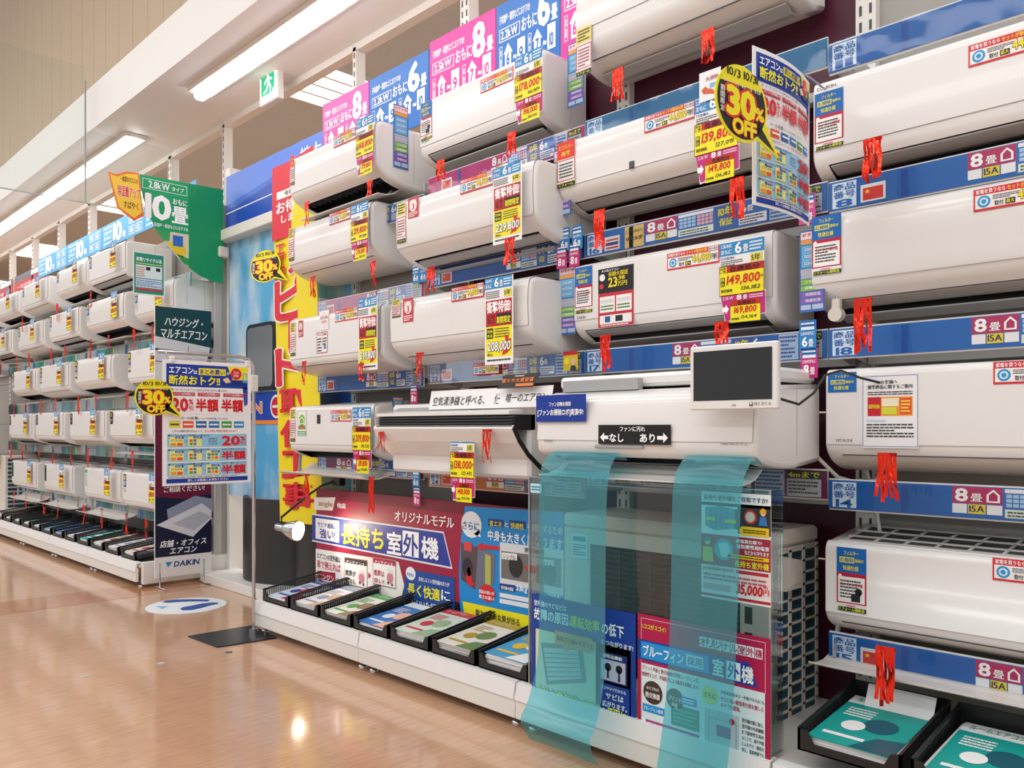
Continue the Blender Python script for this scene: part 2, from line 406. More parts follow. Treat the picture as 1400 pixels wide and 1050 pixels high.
# ------------------------------------------------------------------ printed matter
def label_rail_card(w, base, num=None, table=True, flag=None, seed=1, tab_from=.45):
    c = Card(w, .08, base, .002)
    c.rect(.22, .06, .02, .9, '0d4f9e' if base != 'c4207a' else 'a0105c')
    if num:
        c.rect(.012, .06, .075, .88, 'dcecf8').text('商品', .016, .1, .067, .24, '1463b4').text('番号', .016, .37, .067, .24, '1463b4')
        c.text(num, .024, .66, .05, .26, '1463b4', bold=.05)
    if flag == 'cn':
        c.rect(.1, .3, .075, .6, 'e8e8ea').rect(.107, .42, .061, .42, 'd8342c', 2).text('★', .112, .47, .018, .15, 'f4d820')
    if flag == 'th':
        c.rect(.1, .3, .075, .6, 'e8e8ea').rect(.107, .42, .061, .42, 'd02c30', 2).rect(.107, .5, .061, .26, 'f0f0f0', 3).rect(.107, .56, .061, .14, '2a3880', 4)
    if table:
        x = tab_from; W_ = .99 - x
        if flag == 'th': c.rect(x - .1, .04, .09, .92, 'e0c070').text('こどもみらい', x - .095, .2, .08, .14, '403020').text('住宅支援', x - .095, .5, .08, .16, '403020')
        c.rect(x, .02, W_ * .2, .52, 'b8245c').text('8', x + .008, .08, W_ * .05, .4, 'ffffff', bold=.05).text('畳', x + .01 + W_ * .06, .22, W_ * .045, .25, 'ffffff')
        c.text('⌂', x + W_ * .14, .08, W_ * .05, .4, 'ffffff')
        c.rect(x, .56, W_ * .06, .3, 'f0f0f0', 2).rect(x + W_ * .065, .56, W_ * .07, .3, 'e8d020', 2).text('15A', x + W_ * .07, .6, W_ * .06, .2, '202060', 3).rect(x + W_ * .14, .56, W_ * .06, .3, 'f0f0f0', 2)
        c.rect(x + W_ * .2, .02, W_ * .23, .94, '3a6ab4').rect(x + W_ * .21, .04, W_ * .21, .12, 'f0f0f4', 2)
        for i in range(4):
            for j in range(3):
                c.rect(x + W_ * (.215 + .026 * i), .2 + j * .14, W_ * .022, .11, 'a8cdec', 2); c.rect(x + W_ * (.325 + .024 * i), .2 + j * .14, W_ * .02, .11, 'eab0b8', 2)
        c.rect(x + W_ * .21, .66, W_ * .21, .26, 'dfeada', 2).small(x + W_ * .22, .7, W_ * .18, .2, 2, '555555', 3, seed)
        c.rect(x + W_ * .44, .02, W_ * .11, .94, '2b5ea8').text('10年', x + W_ * .45, .08, W_ * .085, .36, 'f2e030', bold=.06).text('保証', x + W_ * .455, .52, W_ * .075, .3, 'f2e030')
        c.rect(x + W_ * .56, .02, W_ * .16, .94, '2868b8').text('6', x + W_ * .565, .08, W_ * .04, .4, 'ffffff', bold=.05).text('畳', x + W_ * .61, .22, W_ * .035, .22, 'ffffff').rect(x + W_ * .565, .56, W_ * .15, .36, 'e8ecf0', 2).small(x + W_ * .57, .6, W_ * .14, .3, 3, '444466', 3, seed + 2)
        c.rect(x + W_ * .73, .02, W_ * .12, .94, 'b0c4dc').small(x + W_ * .735, .06, W_ * .11, .86, 6, '2a5aa0', 2, seed + 4)
        c.rect(x + W_ * .86, .02, W_ * .13, .94, 'b8b8bc').rect(x + W_ * .86, .02, W_ * .13, .3, '303438', 2).text('4mまで', x + W_ * .865, .06, W_ * .12, .22, 'e8d830').small(x + W_ * .865, .38, W_ * .12, .5, 4, '444444', 2, seed + 5)
    return c
def rail(yl, w, ztop, base, label, X=2.27, film=True, grp=None, **kw):
    t = thing('shelf_label_rail', label, 'label rail', (X, yl, ztop), RW, grp)
    c = label_rail_card(w, base, **kw); link('printed_strip', c.mesh('printed_strip'), t, (0, .003, 0))
    MB().box(0, w, .006, .012, -.084, .004, 'rackwhite').build('channel', t)
    if film:
        n = 26; m = MB(); r = random.Random(int(ztop * 1000 + yl * 77)); vs = []
        for i in range(n + 1):
            x = w * i / n; b = [r.uniform(-.0016, .0016) for _ in range(4)]
            for j in range(4): vs.append((x, -.004 + b[j] * (0 if j in (0,) else 1), .002 - .086 * j / 3))
        m.add(vs, [(i * 4 + j, i * 4 + j + 1, i * 4 + j + 5, i * 4 + j + 4) for i in range(n) for j in range(3)], 'film', True); m.build('plastic_cover', t)
    nest(t, 'plastic_cover', 'printed_strip'); return t
BL = '1560ae'; PK = 'b8106c'
rail(BY[0] - .02, .88, 2.04, BL, 'blue shelf label rail under the top left air conditioner', num='25', tab_from=.4)
rail(BY[0] - .02, .88, 1.655, PK, 'magenta shelf label rail in the left bay', num='26', flag='cn', tab_from=.5, seed=3)
rail(BY[0] - .02, .88, 1.27, BL, 'blue shelf label rail above the unit with the open top grille, leftmost column', num='27', flag='cn', tab_from=.5, seed=4)
rail(BY[0] - .02, .88, .855, '7a2050', 'shelf label rail directly above the left half of the red billboard', num='28', seed=5, tab_from=.2)
rail(BY[1] - .02, .9, 2.10, PK, 'magenta shelf label rail under the second top air conditioner', num=None, flag='cn', tab_from=.45, seed=6)
rail(BY[1] - .02, .9, 1.70, '124a94', 'deep blue shelf label rail with long plain stretch under the glossy second row unit', num='21', flag='cn', tab_from=.55, seed=7)
r22 = rail(BY[1] - .02, .9, 1.28, BL, 'blue shelf label rail above the slogan board and swung-open unit', num='22', flag='cn', tab_from=.45, seed=8)
rail(BY[1] - .02, .9, .83, 'c87020', 'orange shelf label rail partly hidden behind the swung-open panel', num='24', flag='cn', tab_from=.42, seed=9)
rail(BY[2] - .005, .9, 2.11, '1a6a9a', 'blue shelf label rail behind the hanging discount poster, topmost of its bay', num='6', table=False, seed=10)
rail(BY[2] - .005, .9, 1.70, BL, 'blue shelf label rail with two small flags and cream tag', num='16', flag='th', tab_from=.3, seed=11)
rail(BY[2] - .005, .9, 1.28, BL, 'blue shelf label rail just above the largest unit, left of the tablet', num='17', tab_from=.42, seed=12)
rail(BY[2] - .005, .9, .88, '6a2248', 'dark shelf label rail seen through the clear plastic box', num='13', tab_from=.1, seed=13)
rail(BY[3] + .01, .9, 2.085, BL, 'blue shelf label rail at the very top of the rightmost column', num='11', tab_from=.6, seed=14)
rail(BY[3] + .01, .9, 1.694, BL, 'blue shelf label rail with red flag, between the two upper rightmost units', num='8', flag='cn', tab_from=.4, seed=15)
rail(BY[3] + .01, .9, 1.28, BL, 'blue shelf label rail above the unit with framed paper notice', num='18', flag=None, tab_from=.41, seed=16)
rail(BY[3] + .01, .9, .855, BL, 'blue shelf label rail below the unit with framed paper notice', num='14', tab_from=.36, seed=17)
rail(BY[3] + .01, .9, .423, BL, 'blue shelf label rail lowest in the rightmost column, above the teal magazines', num='15', flag='cn', tab_from=.42, seed=18)

MESH = {}
def cached(key, fn):
    if key not in MESH: MESH[key] = fn()
    return MESH[key]
def deal44(w=.18, h=.055):
    def f():
        c = Card(w, h, 'd8303c', .0006); c.rect(.02, .3, .96, .6, 'f6f2f0').text('家電を買うなら', .03, .05, .33, .2, 'ffffff').text('セットが断然お得!', .38, .04, .4, .22, 'ffd83a').rect(.8, .04, .18, .22, 'f4f4f4', 2).text('10/3~10/31', .81, .08, .16, .14, '333333')
        c.circ(.12, .6, .075, '2a9ad4', 2).circ(.12, .6, .05, 'd8ecf6', 3).circ(.12, .6, .03, '2a9ad4', 4, 8)
        c.small(.22, .36, .3, .22, 3, '333333', 2).text('取付', .24, .64, .1, .22, '222222').rect(.36, .62, .11, .25, '222222', 2).text('最大', .37, .65, .09, .18, 'f4e020')
        c.text('44,000', .5, .34, .34, .5, 'ffe61a', 3, .05, ol='141414').text('円割引', .86, .42, .11, .34, '141414', 4)
        return c.mesh('bundle_sticker')
    return cached(('d44', round(w, 3), round(h, 3)), f)
def filt(kind=0, w=.10, h=.2):
    def f():
        c = Card(w, h, 'f3f1ef', .0006)
        if kind == 2:
            c.rect(0, 0, 1, 1, '1468b8').text('フィルター', .25, .12, .5, .16, 'f2e63a').rect(.1, .38, .5, .22, 'f2e63a', 2).text('お掃除', .12, .4, .46, .18, '1468b8').text('機能付', .63, .42, .28, .14, 'f2e63a').text('快適仕様', .22, .68, .52, .2, 'f2e63a'); return c.mesh('filter_sticker')
        c.rect(0, 0, 1, .4, '1468b8').text('フィルター', .25, .05, .5, .07, 'f2e63a').rect(.1, .15, .5, .09, 'f2e63a', 2).text('お掃除', .12, .16, .46, .07, '1468b8').text('機能付', .63, .17, .28, .05, 'f2e63a').text('快適仕様', .22, .28, .52, .08, 'f2e63a')
        c.rect(.0, .4, 1, .48, 'c01c3c').rect(.05, .46, .9, .4, 'f8f6f4', 2).circ(.12, .45, .06, 'ffffff', 3, 12).small(.12, .5, .7, .3, 6, '444444', 3, 5 + kind).text('ブルーフィン室外機', .12, .55, .76, .06, 'c01c3c', 4)
        if kind == 1: c.circ(.75, .68, .12, '1a1a1a', 4, 14).rect(.5, .72, .3, .12, '26262a', 4)
        c.small(.3, .895, .34, .035, 1, 'd85a70', 2, 1).rect(.05, .935, .95, .065, '16361c', 2).text('リフォーム補助金', .07, .94, .88, .052, 'e8ec3a', 3)
        return c.mesh('filter_sticker')
    return cached(('fl', kind, round(w, 3), round(h, 3)), f)
def edge_sticker(kind, w, h):
    def f():
        c = Card(w, h, 'f4f1ee', .0006)
        if kind == 'red': c.rect(0, 0, 1, .38, 'e03028').text('エコリバー', .1, .08, .8, .1, 'ffe23a').text('搭載', .25, .22, .5, .1, 'ffe23a').frame(.0, .4, 1, .46, 'd04050', .003).small(.12, .46, .76, .34, 5, '555555', 2, 2).rect(0, .9, 1, .1, '2c3010').text('リフォーム', .1, .92, .8, .06, 'e8ec3a')
        if kind == 'yel': c.rect(0, 0, 1, .32, 'e8d870').small(.1, .03, .8, .26, 4, '5a5030', 2, 3).frame(0, .36, 1, .5, 'cc4466', .003).small(.12, .42, .76, .4, 6, 'b06070', 2, 4).rect(0, .9, 1, .1, '2c3010').text('リフォーム', .1, .92, .8, .06, 'e8ec3a')
        if kind == 'eco': c.frame(0, 0, 1, 1, 'c8d8b8', .003).circ(.5, .4, .35, '7ac050').text('⌂', .2, .25, .6, .3, 'e8f4d8').rect(.1, .6, .8, .15, 'b07a50').rect(0, .82, 1, .18, '2a9a48').small(.1, .85, .8, .12, 2, 'ffffff', 2, 4)
        if kind == 'grn': c.rect(0, 0, 1, .2, '44a850').small(.1, .25, .8, .7, 8, '668866', 1, 5)
        if kind == 'blu': c.rect(0, 0, 1, 1, '2060b0').rect(.25, .1, .5, .35, 'f0d838', 2).small(.15, .55, .7, .35, 3, 'ffffff', 2, 5)
        if kind == 'rsk': c.rect(0, 0, 1, 1, 'c83040').circ(.5, .4, .36, 'f4e8e4', 2).text('おまかせ', .15, .1, .7, .18, 'ffffff').text('3', .4, .32, .22, .28, 'c02030', 3).small(.1, .7, .8, .25, 3, 'f8e8e8', 2, 6)
        if kind == 'wht': c.frame(.0, 0, 1, 1, 'c04040', .003).text('サイズ比較', .1, .06, .8, .12, 'b03030').rect(.48, .2, .02, .75, 'c04040').small(.08, .25, .36, .7, 5, '555555', 2, 3).small(.56, .25, .36, .4, 3, '555555', 2, 4).rect(.68, .62, .2, .2, '4a90c8', 3)
        if kind == 'mar': c.circ(.5, .5, .5, 'efe6e6', 1).text('おすすめ', .12, .28, .76, .16, 'c04858').text('モデル', .25, .5, .5, .16, 'c04858')
        return c.mesh('side_sticker')
    return cached(('es', kind, round(w, 3), round(h, 3)), f)
def ladder(seed=0, w=.055, h=.25):
    """tall narrow coloured feature strip"""
    def f():
        c = Card(w, h, '3e6cb8', .001); k = .06
        c.rect(.06, .02, .88, .09, 'f4dcdc').text('おすすめ', .12, .035, .76, .04, 'c83048').rect(.06, .115, .88, .055, 'eaa04a').rect(.06, .18, .88, .28, '28a0d8')
        for i in range(3): c.frame(.14, .2 + i * .085, .72, .07, 'e8f4fa', .001).small(.2, .215 + i * .085, .6, .04, 2, 'f0f8fc', 3, i + seed)
        c.rect(.06, .47, .88, .12, 'b4b8c4').frame(.06, .47, .88, .06, 'dcdce0', .001)
        for i in range(2): c.rect(.06, .6 + i * .075, .88, .065, '8ac048').text('スマホ対応' if i == 0 else '自動掃除', .25, .61 + i * .075, .6, .04, 'f4fce8')
        for i in range(2): c.rect(.06, .755 + i * .075, .88, .065, '8a62b8').text('再熱除湿' if i == 0 else '快適気流', .25, .765 + i * .075, .6, .04, 'f4e8fc')
        c.rect(.06, .91, .4, .06, 'b4c4dc').rect(.52, .91, .42, .06, 'b4c4dc')
        return c.mesh('feature_strip')
    return cached(('lad', seed, round(w, 3), round(h, 3)), f)
def stock_card(maker, price, sub, price2, sub2, w=.16, h=.32, detail=True):
    """blue capacity header, maker slip, yellow stock clearance tag, magenta second size with small yellow tag"""
    c = Card(w * .93, h, 'f4f3f2', .001, outline=[(0, 0), (1, 0), (1, .62), (1.03, .62), (1.03, .9), (.12, .97), (.05, .63), (0, .62)] if price2 else [(0, 0), (1, 0), (1, .645), (0, .645)])
    c.rect(0, 0, 1, .16, '2f8fcc').text('2.2kWは', .04, .02, .24, .045, 'ffffff').text('おもに', .04, .085, .24, .055, 'ffffff').text('6', .36, .015, .14, .13, 'ffffff', bold=.05).text('畳', .54, .05, .11, .09, 'ffffff')
    c.small(.68, .02, .28, .12, 3, 'e8f4fc', 2, 3)
    c.text(maker, .03, .175, .3, .03, '3050a0').small(.03, .215, .5, .07, 3, '666666', 2, 1).rect(.7, .175, .26, .1, 'e8dc4a', 2).text('5年', .72, .185, .2, .08, '222222')
    c.rect(-.0, .285, 1, .36, 'c82418', 3).rect(.0, .37, 1, .265, 'f6ea14', 4).frame(0, .285, 1, .36, '5a1a10', .0012, 5)
    c.rect(.02, .295, .15, .07, 'f6ea14', 5).text('倉庫', .03, .3, .12, .028, '222222', 6).text('一掃', .03, .332, .12, .028, '222222', 6).text('在庫処分', .24, .296, .66, .066, '2a0a08', 6, .04)
    c.rect(.03, .42, .1, .11, '222222', 5).text('税', .04, .425, .08, .045, 'f6ea14', 6).text('込', .04, .478, .08, .045, 'f6ea14', 6)
    c.text(price, .17, .405, .74, .125, 'd8181c', 6, .05, shear=.12).text('円', .93, .44, .05, .035, '222222', 6).text(sub, .5, .55, .42, .055, '222222', 6, .015, shear=.15).text('税別価格', .04, .565, .26, .04, '222222', 6)
    if price2:
        c.poly([(.03, .64), (1.02, .64), (1.02, .89), (.14, .95)], 'c4227c', 3).text('2.5kW', .08, .655, .24, .04, 'f4d0e4', 4).text('8', .4, .648, .1, .06, 'ffffff', 4, .05).text('畳', .54, .655, .09, .05, 'ffffff', 4).small(.68, .655, .3, .05, 2, 'f4d0e4', 4, 2)
        c.poly([(.07, .78), (.15, .78), (.15, .75), (.22, .81), (.15, .87), (.15, .84), (.07, .84)], 'ffffff', 4)
        c.rect(.26, .71, .66, .07, 'c82418', 5).rect(.26, .775, .66, .2, 'f6ea14', 5).text('在庫処分', .42, .72, .4, .05, '2a0a08', 7).text(price2, .34, .79, .5, .09, 'd8181c', 7, .05, shear=.12).text(sub2, .5, .9, .34, .045, '222222', 7, .01, shear=.15)
        c.text('税別価格', .28, .92, .18, .03, '222222', 7)
    return c.mesh('price_card')
def special_card(price, w=.13, h=.36):
    c = Card(w, h, 'f4f3f2', .001)
    c.rect(0, 0, .96, .13, '2f8fcc').text('2.2kWは', .04, .015, .22, .035, 'ffffff').text('おもに', .04, .07, .22, .045, 'ffffff').text('6', .36, .012, .14, .1, 'ffffff', bold=.05).text('畳', .54, .04, .11, .07, 'ffffff').small(.68, .02, .26, .09, 3, 'e8f4fc', 2, 3)
    c.small(.03, .15, .5, .09, 4, '666666', 2, 1).rect(.68, .15, .28, .09, 'e8dc4a', 2).text('5年', .7, .16, .22, .06, '222222')
    c.rect(.04, .26, .92, .65, 'f6ea14', 1).rect(.04, .26, .92, .3, 'b8142c', 2).text('衝撃特価!', .08, .275, .84, .13, 'ffffff', 3, .05)
    c.rect(.06, .42, .34, .12, 'd82820', 3).text('店頭', .09, .425, .28, .05, '2a0808', 4).text('現品', .09, .48, .28, .05, '2a0808', 4).rect(.42, .42, .52, .12, '2a1010', 3).text('期間限定', .44, .455, .48, .08, 'f6ea14', 4, .05)
    c.rect(.07, .58, .24, .12, '2a2a20', 2).text('特価', .1, .6, .18, .035, 'f6ea14').text('商品', .1, .65, .18, .035, 'f6ea14').small(.36, .58, .5, .12, 4, '6a6420', 2, 7)
    c.poly([(.9, .62), (.84, .72), (.95, .72), (.86, .8), (.95, .82), (.8, .88), (.62, .9), (.7, .8), (.6, .76), (.74, .74), (.72, .66), (.82, .7)], 'd82820', 3)
    c.text(price, .12, .74, .8, .12, 'ffffff', 5, .04, ol='2a1a18', shear=.12).text('税込', .1, .87, .2, .03, '222222', 5)
    c.small(.08, .93, .84, .04, 1, '444444', 2, 4)
    return c.mesh('price_card')

# ------------------------------------------------------------------ wall air conditioners
def qarc(cx, cz, rx, rz, a0, a1, n): return [(cx + rx * math.cos(math.radians(a0 + (a1 - a0) * i / n)), cz + rz * math.sin(math.radians(a0 + (a1 - a0) * i / n))) for i in range(n + 1)]
def ac_profile(style, d, h):
    """(depth, height) from top back round the front to the bottom back, and the index range of the air outlet"""
    if style == 'box':      # flat face, tight top edge, short curved underside
        a = [(d, h)] + qarc(.022, h - .022, .022, .022, 90, 180, 4) + qarc(.62 * d, .26 * h, .62 * d, .26 * h, 180, 270, 9)[0:] + [(d, .02)]
        return a, 8, 12
    if style == 'round':    # bulging face running into a deep sloping underside
        a = [(d, h)] + qarc(.05, h - .03, .045, .03, 90, 180, 4)[:-1] + [(.002, h - .05), (0, .62 * h), (.003, .42 * h)] + qarc(.75 * d, .36 * h, .745 * d, .36 * h, 186, 270, 8) + [(d, .015)]
        return a, 11, 14
    if style == 'slope':    # face leaning back at the top, open filter top
        a = [(d, h), (.09, h - .012)] + qarc(.06, h - .055, .045, .035, 90, 180, 4) + [(.004, .55 * h), (0, .3 * h)] + qarc(.6 * d, .22 * h, .595 * d, .2 * h, 188, 270, 8) + [(d, .02)]
        return a, 11, 14
def shrink(P, e):
    cy = sum(p[0] for p in P) / len(P); cz = sum(p[1] for p in P) / len(P)
    R = []
    for y, z in P:
        R.append((y + (e if y < cy else 0) * min(1, abs(y - cy) / (.3 * abs(cy) + 1e-6)), z + (-e if z > cz else e) * min(1, abs(z - cz) / .05)))
    return R
def loft(mb, P, xs, k, caps=(True, True), closed=True, smooth=True):
    """rings of profile P shrunk by e at each x in xs = [(x, e)]"""
    rings = [[(x, y, z) for y, z in shrink(P, e)] for x, e in xs]; n = len(P); vs = [v for r in rings for v in r]; fs = []
    for i in range(len(rings) - 1):
        for j in range(n if closed else n - 1): fs.append((i * n + j, i * n + (j + 1) % n, (i + 1) * n + (j + 1) % n, (i + 1) * n + j))
    mb.add(vs, fs, k, smooth)
    if caps[0]: mb.add(rings[0], [tuple(range(n))], k)
    if caps[1]: mb.add(rings[-1], [tuple(range(n))], k)
def make_ac(label, style, w, h, d, loc, outlet='open', grille=False, flap='none', seam=.3, window=None, lower='ac2', group=None, det=True, name='air_conditioner'):
    t = thing(name, label, 'air conditioner', loc, RW, group); P, i0, i1 = ac_profile(style, d, h); e = .045
    if grille: P[0] = (d, h + .03)
    r = .014; mb = MB()
    xs = [(0, r), (r * .12, r * .5), (r * .45, r * .12), (r, 0), (e, 0)]
    loft(mb, P, xs, 'ac', (True, True)); loft(mb, P, [(w - x, q) for x, q in xs][::-1], 'ac', (True, True))
    # middle: outside skin, notch
    A = P[:i0 + 1]; B = P[i1:]
    top = A; 
    if grille: top = [P[0]] + A[1:]
    mb.add([(x, y, z) for x in (e, w - e) for y, z in A], [(j, j + 1, len(A) + j + 1, len(A) + j) for j in range(1 if grille else 0, len(A) - 1)], 'ac', True)
    mb.add([(x, y, z) for x in (e, w - e) for y, z in B], [(j, j + 1, len(B) + j + 1, len(B) + j) for j in range(len(B) - 1)], lower, True)
    mb.build('casing', t)
    p0, p1 = P[i0], P[i1]
    if outlet == 'open':
        N = [p0, (p0[0] + .035, p0[1] + .012), (p0[0] + .07, p0[1] + .055), (p1[0] + .015, p1[1] + .075), p1]
        m = MB(); m.add([(x, y, z) for x in (e, w - e) for y, z in N], [(j, j + 1, 5 + j + 1, 5 + j) for j in range(4)], 'dark', False)
        m.add([(e, y, z) for y, z in N], [(0, 1, 2, 3, 4)], 'dark'); m.add([(w - e, y, z) for y, z in N], [(0, 1, 2, 3, 4)], 'dark'); m.build('air_outlet', t)
        m = MB(); k = 14
        for i in range(k):
            x = e + (w - 2 * e) * (i + .5) / k; m.box(x - .0015, x + .0015, p0[0] + .02, p0[0] + .06, p0[1] - .005, p0[1] + .03, 'darkgrey')
        m.box(e, w - e, p0[0] + .035, p0[0] + .038, p0[1] + .004, p0[1] + .01, 'darkgrey'); v = m.build('guide_vanes', t)
    else:
        m = MB(); Q = P[i0:i1 + 1]; n = len(Q)
        m.add([(x, y, z) for x in (e, w - e) for y, z in Q], [(j, j + 1, n + j + 1, n + j) for j in range(n - 1)], 'ac2', True)
        m.add([(x, y + .003, z + .004) for x in (e, w - e) for y, z in Q], [(j, j + 1, n + j + 1, n + j) for j in range(n - 1)], 'dark', True)
        m.box(e + .004, w - e - .004, p0[0] - .0015, p0[0] + .002, p0[1] - .003, p0[1], 'darkgrey'); m.build('closed_flap', t)
    if flap == 'half':      # two narrow blades standing in the outlet
        for q, (f, dz) in enumerate(((.25, .0), (.8, -.018))):
            y = p0[0] + (p1[0] - p0[0]) * f; z = p0[1] + (p1[1] - p0[1]) * f + dz
            MB().slab([(y - .012, z + .004), (y + .03, z - .012), (y + .055, z - .010), (y + .055, z - .006), (y + .03, z - .007), (y - .012, z + .008)], e + .004, w - e - .004, 'acgrey').build('louver_blade', t)
    if flap == 'drop':      # big flap hanging open below the outlet
        y, z = p1[0] - .01, p1[1] - .005
        pts = [(y, z), (y - .03, z - .022), (y - .075, z - .034), (y - .12, z - .036)]; pts += [(a, b - .004) for a, b in reversed(pts)]
        MB().slab(pts, e - .01, w - e + .01, 'ac2', smooth=False).build('open_flap', t)
        for x in (e + .03, w - e - .03): MB().slab([(y - .02, z), (y - .015, z), (y - .05, z - .035), (y - .06, z - .035)], x, x + .006, 'acgrey').build('hinge_arm', t)
    if flap == 'deep':
        y, z = p1[0] + .03, p1[1] - .01
        pts = [(y, z - .02), (y - .05, z - .052), (y - .11, z - .068), (y - .17, z - .066), (y - .2, z - .055)]; pts += [(a, b - .005) for a, b in reversed(pts)]
        MB().slab(pts, .0, w, 'ac2').build('open_flap', t)
        for x in (.02, w - .03): MB().slab([(p0[0] + .03, p0[1]), (p0[0] + .045, p0[1]), (y - .08, z - .06), (y - .095, z - .06)], x, x + .008, 'acgrey').build('hinge_arm', t)
    # raised front panel with a gap line along its lower edge
    if det:
        zs = seam * h; F_ = [(y, z) for y, z in A if z > zs]
        last = [q for q in A if q[1] <= zs]
        if last:
            a, b = F_[-1], last[0]; f = (a[1] - zs) / max(a[1] - b[1], 1e-5); F_.append((a[0] + (b[0] - a[0]) * f, zs))
        F_ = [q for q in F_ if q[0] < .12]; n = len(F_); o_ = .0035; m = MB()
        out = [(y - o_, z + (o_ * .4 if z > h - .02 else 0)) for y, z in F_]; g = .008
        m.add([(x, y, z) for x in (g, w - g) for y, z in out] , [(j, j + 1, n + j + 1, n + j) for j in range(n - 1)], 'ac', True)
        m.add([(x, y, z) for x in (g, w - g) for y, z in (out[-1], F_[-1])], [(0, 1, 3, 2)], 'acgrey')
        m.add([(x, y, z) for x in (g, w - g) for y, z in (out[0], F_[0])], [(0, 1, 3, 2)], 'acgrey')
        for x in (g, w - g): m.add([(x, y, z) for y, z in out + F_[::-1]], [tuple(range(2 * n))], 'acgrey')
        m.build('front_panel', t)
        # moulded seam between front cover and rear chassis at both ends
        for x0, x1 in ((-.0008, .0), (w, w + .0008)):
            MB().box(x0, x1, d * .62, d * .62 + .002, .04, h - .02, 'acgrey').build('side_seam', t)
    if grille:      # latticed intake on the top, sloping up to the wall
        sl = .03 / d
        def bar(m, x0, x1, y0, y1, a, b, k): m.add([(x, y, h + sl * y + c_) for x in (x0, x1) for y in (y0, y1) for c_ in (a, b)], [(0, 1, 3, 2), (4, 6, 7, 5), (0, 4, 5, 1), (2, 3, 7, 6), (1, 5, 7, 3), (0, 2, 6, 4)], k)
        m = MB(); bar(m, e, w - e, .02, d - .01, -.004, -.003, 'coil'); m.build('filter', t)
        m = MB(); n = 9
        for i in range(n + 1):
            x = e + (w - 2 * e) * i / n; bar(m, x - .004, x + .004, .02, d, -.002, .001, 'ac')
        for q_ in range(4):
            y = .022 + (d - .05) * q_ / 3; bar(m, e - .01, w - e + .01, y - .004, y + .005 + (.014 if q_ in (0, 3) else 0), -.002, .0015, 'ac')
        m.build('intake_grille', t)
    if window:
        x, z, ww, hh = window; MB().box(x * w, x * w + ww, -.006, -.0005, z * h, z * h + hh, 'dark', .001).build('display_window', t)
    nest(t, 'guide_vanes', 'air_outlet'); nest(t, 'louver_blade', 'air_outlet'); nest(t, 'filter', 'intake_grille'); nest(t, 'hinge_arm', 'open_flap'); nest(t, 'side_seam', 'casing'); nest(t, 'display_window', 'front_panel')
    return t, dict(root=t, X=loc[0], Y=loc[1], Z=loc[2], w=w, h=h, d=d)
def stick(ac, me, u, v, name=None, off=.0048):
    Y, Z = wallpt(u, v, ac['X'] - off)
    nm = name or me.name.split('.')[0]
    return link(nm, me, ac['root'], (ac['Y'] - Y, -off, Z - ac['Z']))
def print_on(ac, text, u, v, w, h, k='707478', shear=0):
    c = Card(w, h, 'ac', .0001); c.mb = MB(); c.text(text, 0, 0, 1, 1, k, 0, .02, shear=shear); return stick(ac, c.mesh('brand_lettering'), u, v, 'brand_lettering', .0040)

def tinsel(u, v0, v1, X, label, w=.045, seed=0, n=5, spread=0):
    Y, Z = wallpt(u, v0, X); _, Z1 = wallpt(u, v1, X); L = Z - Z1; r = random.Random(seed + int(u * 7)); m = MB()
    m.box(-w / 2, w / 2, -.0015, .001, -.008, 0, 'tinsel')
    for i in range(n):
        x0 = -w / 2 + w * (i + .5) / n; sw = w / n * r.uniform(.7, 1.05); Li = L * r.uniform(.86, 1.0); ph = r.uniform(0, 6); tw = r.uniform(-.8, .8); k = 9; vs = []
        for j in range(k + 1):
            q = j / k; cx = x0 + math.sin(ph + q * 5) * .002 * q + spread * (i / max(1, n - 1) - .5) * q * q + r.uniform(-.0012, .0012); cy = -.002 - .006 * math.sin(ph * 2 + q * 7) * q - i * .0006; a = tw * q + .25 * math.sin(ph + q * 9)
            vs += [(cx - math.cos(a) * sw / 2, cy - math.sin(a) * sw / 2, -Li * q), (cx + math.cos(a) * sw / 2, cy + math.sin(a) * sw / 2, -Li * q)]
        m.add(vs, [(2 * j, 2 * j + 1, 2 * j + 3, 2 * j + 2) for j in range(k)], 'tinsel')
    return tag(m.build('tinsel_streamer', None, (X, Y, Z), RW), label, 'streamer', 'red tinsel streamers taped to air outlets')
def AC(label, uL, uR, vT, X, style, h=.285, d=None, w=None, **kw):
    Y, Z = wallpt(uL, vT, X); Y1, _ = wallpt(uR, vT, X); W_ = w or (Y - Y1)
    d = d or 2.50 - X
    t, a = make_ac(label, style, W_, h, d, (X, Y, Z - h), **kw); return a

# ------------------------------------------------------------------ main run: air conditioners
def card_at(me, u, v, X, label, grp='price cards of the near run', cat='price card'):
    o = on_wall(me, me.name.split('.')[0], u, v, X, label, cat, grp); return o
a = AC('white air conditioner at top left of the near run, against the pink 8 header board', 396, 513, 216, 2.15, 'round', flap='drop', seam=.34)
stick(a, edge_sticker('red', .04, .15), 397, 214); stick(a, deal44(.19), 456, 187); A1 = a
card_at(stock_card('', '168,800', '153,455', '179,800', '163,455', .15, .27), 487, 165, 2.125, 'stock clearance price card on the top left air conditioner, reading 168,800')
a = AC('white air conditioner second from top in the leftmost near column', 394, 507, 311, 2.18, 'round', flap='none', outlet='closed', seam=.3)
stick(a, edge_sticker('yel', .05, .17), 395, 313); stick(a, deal44(.19), 450, 293)
card_at(stock_card('', '219,800', '199,819', '239,800', '218,000', .15, .27), 480, 282, 2.155, 'stock clearance price card on the leftmost column unit, second from the top')
a = AC('boxy white air conditioner with round and framed stickers, third down in leftmost near column', 396, 522, 438, 2.10, 'box', outlet='closed')
